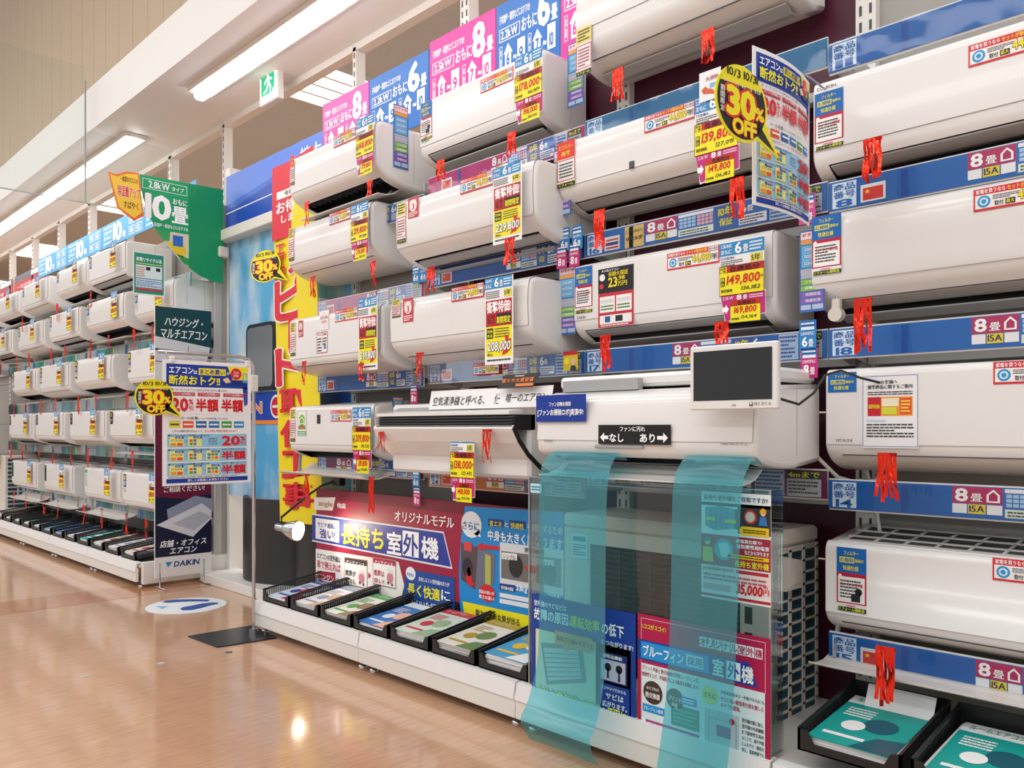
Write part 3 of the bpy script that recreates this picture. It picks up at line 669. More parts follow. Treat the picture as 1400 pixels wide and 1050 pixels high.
stick(a, edge_sticker('yel', .05, .17), 397, 441); stick(a, edge_sticker('rsk', .045, .08), 408, 439); stick(a, edge_sticker('mar', .08, .09), 437, 426, off=.006); stick(a, edge_sticker('wht', .095, .1), 433, 455); stick(a, deal44(.19), 458, 425)
card_at(special_card('249,800', .145, .32), 490, 409, 2.07, 'tall special price card right of the round mark on the leftmost third row unit')
a = AC('white air conditioner with open top grille and green house sticker', 396, 513, 557, 2.17, 'box', h=.27, grille=True, flap='deep', window=(.36, .68, .03, .045), outlet='open')
stick(a, edge_sticker('yel', .05, .17), 397, 559); stick(a, edge_sticker('eco', .085, .13), 407, 561); stick(a, deal44(.18), 452, 561)
card_at(stock_card('SHARP', '209,800', '190,728', '219,800', '199,800', .158, .31), 482, 557, 2.14, 'stock clearance price card on the unit with green house sticker')
# second column
a = AC('white air conditioner at the top beside the blue 6 header board, second column', 574, 742, 141, 2.25, 'box', flap='half')
stick(a, filt(1, .08, .165), 575, 143); stick(a, deal44(.19), 657, 110); print_on(a, 'DAIKIN', 577, 194, .05, .009)
card_at(stock_card('', '178,000', '161,819', '198,000', '180,000', .155, .27), 704, 79, 2.215, 'stock clearance price card on the top unit under the pink and blue header boards')
a = AC('glossy round-fronted white air conditioner left of the hanging 30 percent balloon column, second row', 541, 731, 276, 2.10, 'round', h=.29, flap='half', seam=.3)
stick(a, edge_sticker('yel', .06, .17), 543, 279); stick(a, edge_sticker('rsk', .07, .085), 558, 272); stick(a, deal44(.19), 629, 247)
card_at(special_card('229,800', .15, .28), 674, 232, 2.07, 'tall special price card on the glossy second row unit, directly above a streamer')
a = AC('round-fronted white air conditioner with pale sensor window, third row of second column', 533, 724, 411, 2.10, 'round', h=.28, outlet='closed', seam=.36)
stick(a, edge_sticker('yel', .06, .075), 536, 411); stick(a, edge_sticker('rsk', .07, .1), 551, 409); stick(a, deal44(.19), 617, 394)
MB().box(.66, .69, -.006, 0, .075, .1, 'acgrey', .002).build('sensor_window', a['root'])
card_at(special_card('208,000', .15, .32), 663, 382, 2.07, 'tall special price card on the third row unit with sensor window, above rail 22')

# air conditioner with its front panel swung open
Yl = 2.86; t = thing('air_conditioner', 'white air conditioner with its whole front panel swung open showing a black slatted grille', 'air conditioner', (1.99, Yl, .80), RW); wd = .82
MB().box(.0, wd, .09, .5, .0 + .02, .30, 'ac', .012).build('casing', t)
m = MB(); m.box(.01, wd - .0, .02, .12, .195, .25, 'dark'); m.build('front_grille', t)
for i in range(5): MB().slab([(.004, .197 + i * .0105), (.02, .199 + i * .0105), (.02, .203 + i * .0105), (.004, .2 + i * .0105)], .01, wd, 'darkgrey').build('slat', t)
MB().slab([(.0, .25), (.0, .262), (.09, .275), (.2, .3), (.2, .25)], .02, wd - .01, 'ac').build('top_cover', t)
MB().slab([(.05, .262), (.05, .268), (.1, .29), (.1, .272)], .05, wd * .66, 'acgrey').build('filter_tab', t)
arc = [(.0, .2), (.005, .19), (.03, .15), (.075, .1), (.135, .055), (.2, .02), (.27, .0)]
arc2 = [(y + .012, z - .002) for y, z in arc][::-1]
MB().slab(arc + [(.275, .008)] + [(y + .008, z + .012) for y, z in arc[::-1]], -.005, wd + .005, 'ac', smooth=False).build('swing_panel', t)
MB().slab([(y - .001, z) for y, z in arc] + [(y + .009, z + .013) for y, z in arc[::-1]], wd + .005, wd + .010, 'dark').build('panel_edge', t)
MB().box(.3, .33, .071, .075, .115, .13, 'dark').build('display_window', t)
m = MB(); m.text = None
c = Card(.66, .075, 'eeeceb', .002); c.text('空気清浄機と呼べる、', .03, .32, .46, .5, '2a2624', bold=.01, shear=.15).text('唯一のエアコン', .66, .3, .31, .45, '2a2624', bold=.01, shear=.15)
c.text('使', .57, .3, .05, .5, '2a2624', bold=0, shear=.15)
on_wall(c.mesh('slogan_board'), 'slogan_board', 590, 535, 2.06, 'white strip sign with black slanted lettering standing on the swung-open unit', 'sign', rx=-.2)
c = Card(.19, .05, '2a2220', .002, outline=[(.18, 0), (1.1, 0), (.95, 1), (0, 1)]); c.text('省エネ大賞受賞', .12, .3, .84, .3, 'e8803a', bold=.04, shear=.2).small(.45, .08, .25, .14, 1, 'f0d0b0', 2, 1).rect(.5, .7, .45, .2, 'e8803a', 2)
on_wall(c.mesh('award_tag'), 'award_tag', 682, 513, 2.04, 'small black and orange award tag on the slogan board', 'sign', rx=-.2)
card_at(stock_card('SHARP', '138,000', '125,455', '148,000', '134,546', .145, .27), 616, 590, 2.02, 'stock clearance price card on the swung-open panel, in front of the billboard')
# third column
a = AC('white air conditioner cut by the top picture edge, above the third column', 786, 1075, -8, 2.25, 'round', h=.285, flap='half', outlet='closed', seam=.5)
stick(a, edge_sticker('yel', .07, .17), 788, 42)
a = AC('white air conditioner with long black outlet and a square logo, beside the balloon', 762, 1040, 194, 2.22, 'round', h=.26, flap='half', seam=.34)
stick(a, edge_sticker('red', .085, .165), 762, 197); stick(a, deal44(.195), 881, 160)
MB().box(.33, .35, -.006, 0, .085, .11, 'darkgrey', .002).build('display_window', a['root'])
card_at(stock_card('TOSHIBA', '139,800', '127,091', '149,800', '136,182', .16, .27), 950, 138, 2.18, 'stock clearance price card below the sketch map card, left of the hanging poster')
c = Card(.075, .09, 'f0f2f4', .001); c.text('大清快', .3, .2, .6, .15, 'c04050').poly([(.1, .6), (.3, .5), (.4, .6), (.6, .65), (.9, .9), (.5, .8), (.2, .75)], 'd86040').rect(.5, .45, .4, .15, '88b8d8', 2)
card_at(c.mesh('map_card'), 956, 101, 2.175, 'small white card with a red sketch map above a price card', None, 'sign')
a = AC('boxy white air conditioner directly above the tablet screen', 784, 1060, 364, 2.25, 'box', flap='half')
C2 = a
stick(a, filt(0, .082, .165), 786, 367); print_on(a, 'DAIKIN', 789, 433, .04, .01); stick(a, deal44(.195, .056), 912, 347)
MB().box(.73, .745, -.004, .001, .06, .085, 'dark', .001).build('display_window', a['root'])
c = Card(.155, .205, 'f4f0ee', .0008); c.rect(0, 0, 1, .42, '16161a').text('大人気エアコン', .1, .02, .5, .04, 'ffffff').text('長期大保証', .3, .07, .55, .08, 'f4e020').text('23', .3, .17, .25, .16, 'f4e020', 4, .05).text('.98', .56, .16, .2, .07, 'f4e020').text('万円', .56, .25, .26, .08, 'f4e020').circ(.12, .15, .08, 'f4f4f4', 2).circ(.1, .3, .06, 'd03040', 2)
c.rect(0, .42, 1, .58, 'c8283c').rect(.05, .48, .43, .27, 'f6f2f0', 2).rect(.52, .48, .43, .27, 'f6f2f0', 2).rect(.08, .53, .36, .06, 'dcdcdc', 3).rect(.55, .53, .36, .06, 'dcdcdc', 3).small(.08, .62, .36, .1, 2, '448844', 3, 2).small(.55, .62, .36, .1, 2, '448844', 3, 3)
c.rect(.05, .8, .9, .15, 'f4f0ee', 2).rect(.2, .82, .15, .1, '1a5a9a', 3).rect(.5, .82, .2, .1, '202428', 3).small(.08, .96, .8, .03, 1, 'ffffff', 3, 3)
stick(a, c.mesh('red_flyer'), 818, 369, 'red_flyer')
card_at(stock_card('DAIKIN', '149,800', '136,182', '169,800', '154,364', .16, .25), 984, 334, 2.215, 'stock clearance price card directly above the tablet, with arrow on magenta strip')
a = AC('largest white air conditioner above the clear plastic box, with two signs', 733, 1033, 532, 1.93, 'slope', h=.245, d=.36, flap='drop', outlet='open', seam=.33)
C3 = a
MB().box(.01, a['w'] - .01, .10, .36, .245, .285, 'ac', .01).build('top_casing', a['root'])
MB().box(.05, a['w'] * .45, .075, .10, .235, .27, 'acgrey').build('filter_slot', a['root'])
MB().box(.25, .43, -.006, .003, .058, .068, 'acgrey', .002).build('display_window', a['root'])
c = Card(.21, .085, '12389a', .003); c.text('ファン自動お掃除', .28, .26, .44, .17, 'ffffff').text('[ファンお掃除ロボ]実演中!', .04, .53, .92, .27, 'ffffff', bold=.045)
stick(a, c.mesh('blue_sign'), 733, 541, 'blue_sign', .008)
c = Card(.26, .057, '121212', .003); c.text('ファンに汚れ', .32, .08, .35, .26, 'ffffff').text('なし', .17, .46, .2, .42, 'ffffff', bold=.05).text('あり', .6, .46, .2, .42, 'ffffff', bold=.05)
c.poly([(.03, .65), (.09, .4), (.09, .56), (.15, .56), (.15, .74), (.09, .74), (.09, .9)], 'ffffff', 2).poly([(.97, .65), (.91, .4), (.91, .56), (.83, .56), (.83, .74), (.91, .74), (.91, .9)], 'ffffff', 2)
stick(a, c.mesh('black_sign'), 818, 581, 'black_sign', .008)
print_on(a, 'HITACHI', 744, 601, .036, .007); print_on(a, 'Stainless Clean 白くまくん', 985, 604, .08, .008)
# right bay
a = AC('white air conditioner at the top right corner, hung beside the discount poster', 1110, 1600, 116, 2.25, 'box', h=.285, w=.8, flap='half', seam=.32)
stick(a, filt(0, .082, .16), 1114, 130); print_on(a, 'DAIKIN', 1117, 121, .055, .009); stick(a, deal44(.195), 1324, 63)
a = AC('glossy white air conditioner second from top in the rightmost column', 1107, 1600, 294, 2.25, 'round', h=.285, w=.8, flap='half', seam=.3)
stick(a, filt(3, .085, .165), 1110, 298); stick(a, deal44(.195), 1331, 260)
a = AC('white air conditioner with a framed paper notice on its face, rightmost column', 1127, 1600, 506, 2.25, 'box', h=.285, w=.8, outlet='closed', seam=.27)
stick(a, filt(2, .08, .055), 1132, 510); print_on(a, 'HITACHI', 1143, 600, .045, .008); stick(a, deal44(.195), 1358, 495)
c = Card(.145, .195, 'f2f2f2', .0008); c.frame(.01, .01, .98, .97, '5078c0', .0012).text('お客様へ', .34, .07, .3, .055, '222222').text('掲載商品に関するご案内', .1, .135, .8, .055, '222222').small(.1, .22, .8, .06, 2, '444444', 2, 3)
c.rect(.1, .3, .8, .26, 'f0a030').rect(.1, .3, .24, .26, 'c82430', 2).rect(.36, .32, .3, .11, 'f4ead0', 2).rect(.36, .44, .26, .1, 'd8dc40', 2).rect(.68, .32, .2, .22, 'e8542c', 2).text('超特価', .12, .4, .2, .06, 'f4e020', 3).small(.7, .34, .16, .18, 4, 'f8e060', 3, 2)
c.rect(.08, .61, .35, .03, 'c8dcf0', 2).small(.08, .66, .84, .2, 5, '444444', 2, 6); stick(a, c.mesh('notice'), 1179, 514, 'notice')
a = AC('white air conditioner seen from above with open latticed top, lowest in the rightmost column', 1126, 1600, 739, 2.25, 'box', h=.265, w=.8, grille=True, flap='deep', outlet='closed', seam=.26)
stick(a, filt(1, .082, .175), 1144, 747); stick(a, deal44(.195), 1357, 762)

# ------------------------------------------------------------------ header boards of the near run
def header(u0, y0, w, z0, z1, k, label, big, kw, grp='near run header boards', X=2.462, style=0):
    c = Card(w, z1 - z0, k, .006)
    if style == 0:
        c.text('子供部屋・寝室などにおすすめ!', .05, .14, .5, .1, 'ffffff', bold=.02).frame(.05, .3, .34, .15, 'ffffff', .003).text(kw, .08, .325, .27, .1, 'ffffff').text('おもに', .42, .28, .24, .16, 'ffffff', bold=.03)
        c.text(big, .68, .08, .17, .4, 'ffffff', bold=.07).text('畳', .88, .3, .09, .17, 'ffffff', bold=.04)
        for x, n in ((.05, '6'), (.52, '7')):
            c.frame(x, .5, .05, .28, 'ffffff', .002).vtext('木造', x + .01, .53, .03, .22, 'ffffff')
            c.poly([(x + .07, .61), (x + .145, .49), (x + .22, .61), (x + .195, .61), (x + .195, .78), (x + .095, .78), (x + .095, .61)], 'ffffff', 2).text(n, x + .12, .6, .05, .15, k, 4, .05)
            c.text('~', x + .235, .66, .05, .05, 'ffffff', bold=.04).rect(x + .3, .5, .12, .28, 'ffffff', 2).text(str(int(n) + 3 if n == '6' else 10), x + .33, .6, .06, .15, k, 4, .05)
    else:
        c.small(.04, .1, .22, .12, 1, 'ffffff', 2, 3).text('2.8kW', .05, .3, .2, .14, 'ffffff').text('おもに', .05, .5, .2, .18, 'ffffff').small(.04, .76, .22, .12, 1, 'ffffff', 2, 4).text('10', .29, .12, .2, .76, 'ffffff', bold=.08).text('畳', .51, .6, .08, .25, 'ffffff')
        for y in (.1, .55):
            for x in (.66, .82): c.frame(x, y, .13, .34, 'ffffff', .006).text('8' if x < .7 else '12', x + .03, y + .08, .07, .18, 'ffffff', bold=.04)
    return tag(link('header_board', c.mesh('header_board'), None, (X, y0, z1), RW), label, 'sign', grp)
y0, z1 = wallpt(449, 146, 2.5)
HB = [('c84fa6', '8', '2.5kW', 'pink header board with a big 8, leftmost'), ('1368b8', '6', '2.2kW', 'blue header board with a big 6 right of the leftmost pink one'), ('cf2f96', '8', '2.5kW', 'pink header board with an 8 cut by the top picture edge'), ('1368b8', '6', '2.2kW', 'blue header board above the second top air conditioner'), ('cf2f96', '8', '2.5kW', 'pink header board above the third column, nearer'), ('1368b8', '6', '2.2kW', 'blue header board above the third column, nearest')]
yy = 4.27
us = [449, 513, 595.5, 687, 775, 880, 1010]
for i, (k, b, kw, lb) in enumerate(HB):
    ya, _ = wallpt(us[i], 100, 2.5); yb_, _ = wallpt(us[i + 1], 100, 2.5)
    header(0, ya - .003, ya - yb_ - .008, 2.47, 2.81 + (.03 if i > 1 else 0), k, lb, b, kw)
for i in range(5):
    header(0, 6.66 + .97 * i, .96, 2.56, 2.755, '4aa8dc', ['light blue header board with a big 10, half hidden by the green fan board', 'light blue header board with a big 10, second from the green fan board',
           'light blue header board with a big 10, third from the green fan board', 'light blue header board with a big 10, farthest left beside the red header', 'spare'][i], '10', '', 'far run header boards', style=1) if i < 4 else None
def redheader(y0, w, label, words):
    c = Card(w, .33, 'c4202c', .006); c.rect(0, 0, 1, .22, '5a5e66').rect(.55, .03, .4, .15, 'e4e4e4', 2).text('一年中快適', .08, .34, .6, .14, 'f4e8e8').text(words, .06, .64, .5, .22, 'f8f0f0').poly([(.62, 1), (.7, .45), (.78, 1)], '4a8ad4', 2)
    tag(link('header_board', c.mesh('header_board'), None, (2.5, y0, 2.72), RW), label, 'sign', 'far run red header boards')
redheader(10.65, 1.2, 'red header board with grey top strip, nearer one', 'うるさらX'); redheader(11.95, 1.2, 'red header board with grey top strip, farther one', '')
# slotted posts between header boards and rail are the bay uprights

# ------------------------------------------------------------------ feature strips and capacity tags
for (u, v, ax, au, w, h, lb, sd) in ((538, 141, 2.15, 513, .085, .29, 'coloured feature strip stuck on the right end of the top left air conditioner', 7), (537, 543, 2.17, 513, .06, .09, 'short feature strip on the right end of the open-topped unit, leftmost column', 8)):
    Ys, _ = wallpt(au, v, ax); x_, z_ = crosspt(u, v, Ys - .004); tag(link('feature_strip', ladder(sd, w, h), None, (x_, Ys - .004, z_), 0), lb, 'sign', 'coloured feature strips')
for i, (u, v, X, w, h, lb) in enumerate([(776, 62, 2.32, .08, .24, 'coloured feature strip beside the topmost second column unit'),
        (757, 207, 2.25, .085, .25, 'coloured feature strip in front of the second row gap'), (764, 367, 2.27, .085, .25, 'coloured feature strip left of the filter sticker of the unit above the tablet'),
        (1093, 317, 2.26, .075, .235, 'coloured feature strip left of the lower right filter sticker')]):
    tag(link('feature_strip', ladder(i, w, h), None, (X,) + wallpt(u, v, X), RW), lb, 'sign', 'coloured feature strips')
def capacity_tag(u, v, X, label, n='6', k='2a86c8', w=.055, h=.11):
    c = Card(w, h, k, .001); c.rect(.05, .03, .9, .28, '1a66b0').small(.1, .06, .8, .1, 1, 'ffffff', 3, 1).rect(.1, .22, .8, .1, 'e8f0f4', 2).text('2.2kWおもに', .1, .38, .8, .12, 'ffffff').text(n, .18, .56, .3, .32, 'ffffff', bold=.05).text('畳', .56, .64, .28, .24, 'ffffff')
    card_at(c.mesh('capacity_tag'), u, v, X, label, 'small capacity tags on the rails', 'price card')
for u, v, n, k, lb in [(765, 313, '6', '2a86c8', 'left small blue 6 tag below the glossy second row unit'), (782, 310, '6', '2a86c8', 'right small blue 6 tag below the glossy second row unit'),
        (761, 337, '8', 'c8287c', 'left small magenta 8 tag below the glossy second row unit'), (778, 334, '8', 'c8287c', 'right small magenta 8 tag below the glossy second row unit'),
        (1093, 439, '6', '2a86c8', 'small blue 6 tag left of the rail numbered 18'), (1095, 477, '8', 'c8287c', 'small blue and magenta tag under the one left of rail 18'), (1092, 268, '8', 'd04a90', 'small pink 8 tag just right of the hanging discount poster foot'),
        (564, 362, '6', '2a86c8', 'left small blue 6 tag in the gap left of the third row glossy unit'), (574, 360, '6', '2a86c8', 'right small blue 6 tag in the gap left of the third row glossy unit'),
        (564, 640, '6', '2a86c8', 'small blue 6 tag just above the red billboard'), (565, 665, '8', 'c8287c', 'small magenta 8 tag touching the red billboard top'),
        (561, 526, '8', 'c8287c', 'small magenta 8 tag above the slogan board left end')]:
    capacity_tag(u, v, 2.25, lb, n, k, .05, .085)
c = Card(.07, .07, 'd8c030', .001); c.rect(0, .0, 1, .2, 'c82030').circ(.7, .55, .18, 'e8b890', 2).poly([(.5, 1), (.55, .75), (.85, .75), (.95, 1)], '303848', 3).circ(.25, .5, .18, 'f4e020', 2)
card_at(c.mesh('staff_tag'), 770, 481, 2.24, 'small yellow and red tag with a portrait at the left end of rail 17', None, 'sign')
tag(link('bundle_tag', deal44(.155, .05), None, (2.255,) + wallpt(647, 497, 2.255), RW), 'red framed 44,000 yen tag on the rail numbered 22', 'sign')

# ------------------------------------------------------------------ tinsel
TN = [(603, 219, 249, 2.12, 'at the left end of the top second column unit'), (700, 181, 216, 2.12, 'below the 178,000 price card'), (506, 247, 271, 2.12, 'below the 168,800 price card'),
      (845, 94, 139, 2.2, 'below the left half of the top cut-off unit'), (968, 40, 90, 2.2, 'above the small sketch map card'), (1193, 189, 251, 2.15, 'on the top right unit, above rail 8'), (1008, 243, 303, 2.16, 'left of the hanging discount poster foot'),
      (820, 287, 344, 2.15, 'beside the small flags of the third column rail'), (1180, 408, 484, 2.14, 'covering the left part of rail 18'), (1213, 619, 688, 2.15, 'blown sideways over rail 14'), (1211, 884, 966, 2.12, 'under the lowest right unit, above the magazines'),
      (987, 440, 470, 2.15, 'directly above the tablet screen'), (828, 458, 510, 2.15, 'hanging over the rail numbered 17'), (697, 326, 364, 2.0, 'under the 229,800 price card'), (590, 365, 400, 2.02, 'with spread strands under the glossy second row unit'),
      (574, 482, 523, 2.02, 'hanging at the left end of rail 22'), (666, 587, 634, 1.98, 'on the swung-open panel right of the price card'), (522, 589, 622, 2.0, 'with spread strands at the left corner of the swung-open panel'),
      (508, 652, 702, 2.08, 'hanging in front of the red billboard top'), (420, 648, 682, 2.06, 'above the small clip lamp'), (510, 357, 392, 2.1, 'below the 219,800 price card'), (428, 378, 408, 2.08, 'beside the spotted kana of the yellow banner'),
      (416, 494, 528, 2.05, 'at the left bottom corner of the boxy third row unit'), (494, 497, 522, 2.05, 'below the tall 249,800 price card'), (420, 276, 312, 2.1, 'on the red part of the tall banner')]
for i, (u, v0, v1, X, lb) in enumerate(TN):
    tinsel(u, v0, v1, X, 'red tinsel streamer ' + lb, .048 if u > 560 else .042, i, 5, .05 if 'spread' in lb else (.012 if i % 3 == 0 else 0))

# ------------------------------------------------------------------ red billboard
y0, zt_ = 3.78, .69; w = 3.78 - 1.98; hh = .50
c = Card(w, hh, 'a01840', .006, gap=.0006)
def q(u, v): # measured on the photograph, expressed in board fractions
    Y, Z = wallpt(u, v, 2.27); return ((y0 - Y) / w, (zt_ - Z) / hh)
def ctext(t, u0, v0, v1, u1, k, **kw):
    x0, ya = q(u0, v0); _, yb2 = q(u0, v1); x1, _ = q(u1, v0); c.text(t, x0, ya, x1 - x0, yb2 - ya, k, **kw)
def cquad(ps, k, L=1): c.poly([q(*p) for p in ps], k, L)
c.poly([(0, 0), (1, 0), (1, .1), (0, .1)], '7a1430', 1)
cquad([(430, 680), (459, 680), (455, 698), (430, 697)], 'eeeceb', 2); ctext('angle', 436, 684, 693, 455, 'c08050', L=4)
ctext('他店', 461, 687, 694, 473, 'ffffff')
ctext('オリジナルモデル', 540, 697, 712, 621, 'ffffff', bold=.03)
cquad([(427, 702), (607, 727), (619, 778), (427, 740)], 'e8e8f0', 2); cquad([(427, 704), (606, 729), (617, 775), (427, 738)], '2a3c9c', 3)
cquad([(432, 708), (464, 712), (464, 742), (432, 736)], 'f0f0f2', 4); ctext('サビや潮風に', 435, 713, 720, 461, '2a3c9c', L=5); ctext('強い!', 438, 722, 735, 459, '2a3c9c', L=5, bold=.04)
ctext('長持ち', 468, 715, 743, 525, 'f4ea20', L=5, bold=.05); ctext('室', 530, 726, 756, 549, 'ffffff', L=5, bold=.05); cquad([(551, 725), (573, 728), (573, 763), (551, 759)], 'ffffff', 4); ctext('外', 552, 729, 758, 572, '2a3c9c', L=5, bold=.05); ctext('機', 577, 733, 762, 600, 'ffffff', L=5, bold=.05)
cquad([(432, 750), (545, 768), (553, 800), (548, 821), (432, 795)], 'f2efec', 2)
ctext('エアコンの室外機は', 434, 755, 763, 466, '333333', L=4); ctext('車で例えれば', 434, 765, 776, 466, 'c02848', L=4); cquad([(434, 780), (459, 783), (459, 796), (434, 791)], 'a8183c', 3); ctext('エンジン', 436, 783, 791, 457, 'ffffff', L=5); ctext('です', 460, 790, 796, 467, '333333', L=4)
for u0, k1, s1, s2 in ((471, '4a3a38', '燃費が', '悪くなる。'), (510, 'b8284c', '燃費は', '良い!')):
    cquad([(u0, 761), (u0 + 32, 766), (u0 + 32, 806), (u0, 799)], 'b09088', 3); cquad([(u0 + 1, 762), (u0 + 31, 767), (u0 + 31, 804), (u0 + 1, 797)], 'f8f6f4', 4); cquad([(u0 + 1, 762), (u0 + 31, 767), (u0 + 31, 774), (u0 + 1, 769)], k1, 5)
    ctext('メンテナンス', u0 + 3, 765, 769, u0 + 28, 'ffffff', L=6); ctext(s1, u0 + 2, 778, 786, u0 + 16, 'b8284c' if u0 > 500 else '333333', L=6); ctext(s2, u0 + 2, 789, 796, u0 + 16, 'b8284c' if u0 > 500 else '333333', L=6)
    x, y = q(u0 + 24, 790); c.circ(x, y, .014, 'd88898', 6).circ(x - .005, y - .06, .006, 'f4e8e8', 7, 10).circ(x + .005, y - .06, .006, 'f4e8e8', 7, 10).circ(x - .008, y + .05, .004, '404040', 7, 8).circ(x + .009, y + .06, .004, '404040', 7, 8)
cquad([(504, 782), (508, 787), (504, 791)], 'c02848', 4)
cquad([(556, 777), (622, 790), (622, 842), (550, 826)], '1c4c9c', 3); x, y = q(562, 784); c.circ(x, y, .02, 'f0f4fa', 4, 20, .06); ctext('サビない', 557, 782, 787, 567, '1c4c9c', L=6)
ctext('劣化しにくい室外機のほうが', 573, 788, 794, 615, 'ffffff', L=5); ctext('長く快適', 558, 796, 812, 602, 'f4ea20', L=5, bold=.05); ctext('に', 604, 806, 820, 616, 'ffffff', L=5, bold=.03); ctext('お使いいただけます!', 558, 816, 827, 616, 'ffffff', L=5)
# blue half
BX = []
for i in range(9):
    v = 692 + i * 22; BX.append((636 - 8 * math.sin(i / 8 * PI * .9), v))
cquad(BX + [(771, 905), (771, 700)], '1c8fd8', 2)
cquad([(633, 822), (771, 852), (771, 930), (640, 880)], 'f4e81c', 3)
x, y = q(645, 717); c.circ(x, y, .035, 'f0f6fa', 4, 24, .11); cquad([(648, 730), (658, 735), (656, 724)], 'f0f6fa', 4); ctext('さらに', 633, 712, 723, 656, '1a4a9a', L=6)
cquad([(668, 709), (689, 711), (689, 721), (668, 719)], '1a3c8c', 4); ctext('省エネ', 670, 711, 719, 687, 'f4ea20', L=6); ctext('と', 691, 714, 720, 696, 'ffffff', L=6); cquad([(697, 711), (719, 713), (719, 723), (697, 721)], '1a3c8c', 4); ctext('快適性', 699, 714, 722, 717, 'f4ea20', L=6)
ctext('を実現するため', 722, 715, 726, 770, 'ffffff', L=6); ctext('中身も大きく異なります', 668, 724, 738, 770, 'ffffff', L=6, bold=.04)
cquad([(631, 742), (654, 748), (678, 758), (676, 798), (650, 806), (631, 792)], '707488', 4); cquad([(631, 742), (654, 748), (650, 806), (631, 792)], '5a4a50', 5)
for a_, b_, k in ((640, 776, '2a2a34'),): x, y = q(a_, b_); c.circ(x, y, .018, k, 6, 18, .085).circ(x + .006, y + .03, .008, '8a88b0', 7, 10, .04)
cquad([(664, 757), (672, 760), (672, 800), (664, 798)], 'b8b860', 6); cquad([(640, 775), (644, 775), (647, 796), (652, 798), (643, 802), (638, 792)], 'd82430', 7); cquad([(635, 740), (646, 742), (646, 754), (635, 752)], 'd8484c', 6)
cquad([(653, 746), (660, 742), (660, 744), (684, 747), (684, 752), (660, 750), (660, 753)], 'd82430', 8)
x, y = q(667, 811); c.circ(x, y, .026, 'd8242c', 6, 20, .07); ctext('部品の違いが', 656, 805, 810, 677, 'ffffff', L=8); ctext('重さの違い!', 656, 812, 817, 677, 'ffffff', L=8)
cquad([(684, 741), (771, 752), (771, 815), (684, 797)], 'dce2e8', 4); ctext('熱交換器', 718, 748, 755, 745, '333333', L=6); cquad([(686, 753), (724, 758), (724, 797), (686, 790)], '78746f', 5); x, y = q(706, 774); c.circ(x, y, .022, '2a2a2c', 6, 20, .09)
cquad([(687, 755), (708, 757), (708, 766), (687, 764)], 'f0f0f0', 8); ctext('シンプル', 689, 757, 763, 706, '333333', L=9); cquad([(734, 760), (768, 764), (768, 804), (734, 797)], '88909a', 5); x, y = q(752, 785); c.circ(x, y, .02, '5a6068', 6, 20, .08); cquad([(734, 763), (758, 766), (758, 774), (734, 771)], 'f0f0f0', 8); ctext('プレミアム', 736, 765, 771, 756, '333333', L=9)
cquad([(718, 776), (726, 772), (732, 774), (740, 778), (732, 784), (726, 783)], 'd82430', 9)
cquad([(684, 797), (705, 800), (705, 809), (684, 806)], '1a3c8c', 6); ctext('室外機の重量', 686, 800, 805, 703, 'ffffff', L=8); ctext('33kg', 707, 800, 809, 722, 'ffffff', L=8); ctext('42kg', 750, 808, 816, 766, 'ffffff', L=8)
for vv in (810, 818): cquad([(684, vv), (771, vv + 16), (771, vv + 23), (684, vv + 6)], 'e8ecf0', 6)
ctext('能力に大きな差が出る', 651, 832, 842, 711, '222a50', L=6); ctext('プレミアムクラス', 643, 842, 853, 687, 'd0302c', L=6, bold=.03); ctext('がおすすめ!', 688, 852, 861, 719, '222a50', L=6)
bb = tag(link('billboard', c.mesh('billboard'), None, (2.27, y0, zt_), RW), 'long red, blue and yellow billboard about outdoor units behind the magazine trays', 'billboard')
MB().box(0, w, .008, .02, -hh, .0, 'darkgrey').build('backing', bb)

# ------------------------------------------------------------------ outdoor unit in the clear box
XU = 2.19; t = thing('outdoor_unit', 'beige air conditioner outdoor unit inside the clear plastic box', 'outdoor unit', (XU, 1.972, .12), RW); wu, hu, du = .80, .58, .29
MB().box(-.005, wu + .005, -.005, du, hu - .05, hu, 'beigeunit', .01).build('top_cover', t)
m = MB(); m.box(0, wu, .03, du, 0, hu - .052, 'beigeunit'); m.build('cabinet', t)
m = MB(); m.box(0, .12, 0, .03, 0, hu - .05, 'beigeunit').box(.70, .80, 0, .03, 0, hu - .05, 'beigeunit').box(.12, .70, 0, .03, 0, .05, 'beigeunit').box(.12, .70, 0, .03, hu - .1, hu - .05, 'beigeunit').build('front_frame', t)
MB().box(.12, .70, .018, .028, .05, hu - .1, 'dark').build('fan_recess', t)
m = MB()
for i in range(24): m.box(.12, .70, .008, .011, .055 + i * .0178, .058 + i * .0178, 'darkgrey')
for i in range(10): m.box(.12 + .0625 * i - .002, .12 + .0625 * i + .002, .006, .009, .05, hu - .1, 'darkgrey')
m.build('fan_guard', t)
for i in range(6): MB().box(.715, .74, -.001, .001, .08 + .075 * i, .13 + .075 * i, 'dark', .0005).build('slot', t)
c = Card(.075, .085, 'd8eef0', .0008); c.rect(.1, .1, .8, .2, '3a9ab0').small(.1, .4, .8, .5, 5, '4a8a98', 2, 3); link('energy_label', c.mesh('energy_label'), t, (.035, -.002, hu - .07))
for x in (.5, .6): MB().tube([(x, -.006, hu - .025), (x, -.002, hu - .025)], .006, 'steel').build('screw', t)
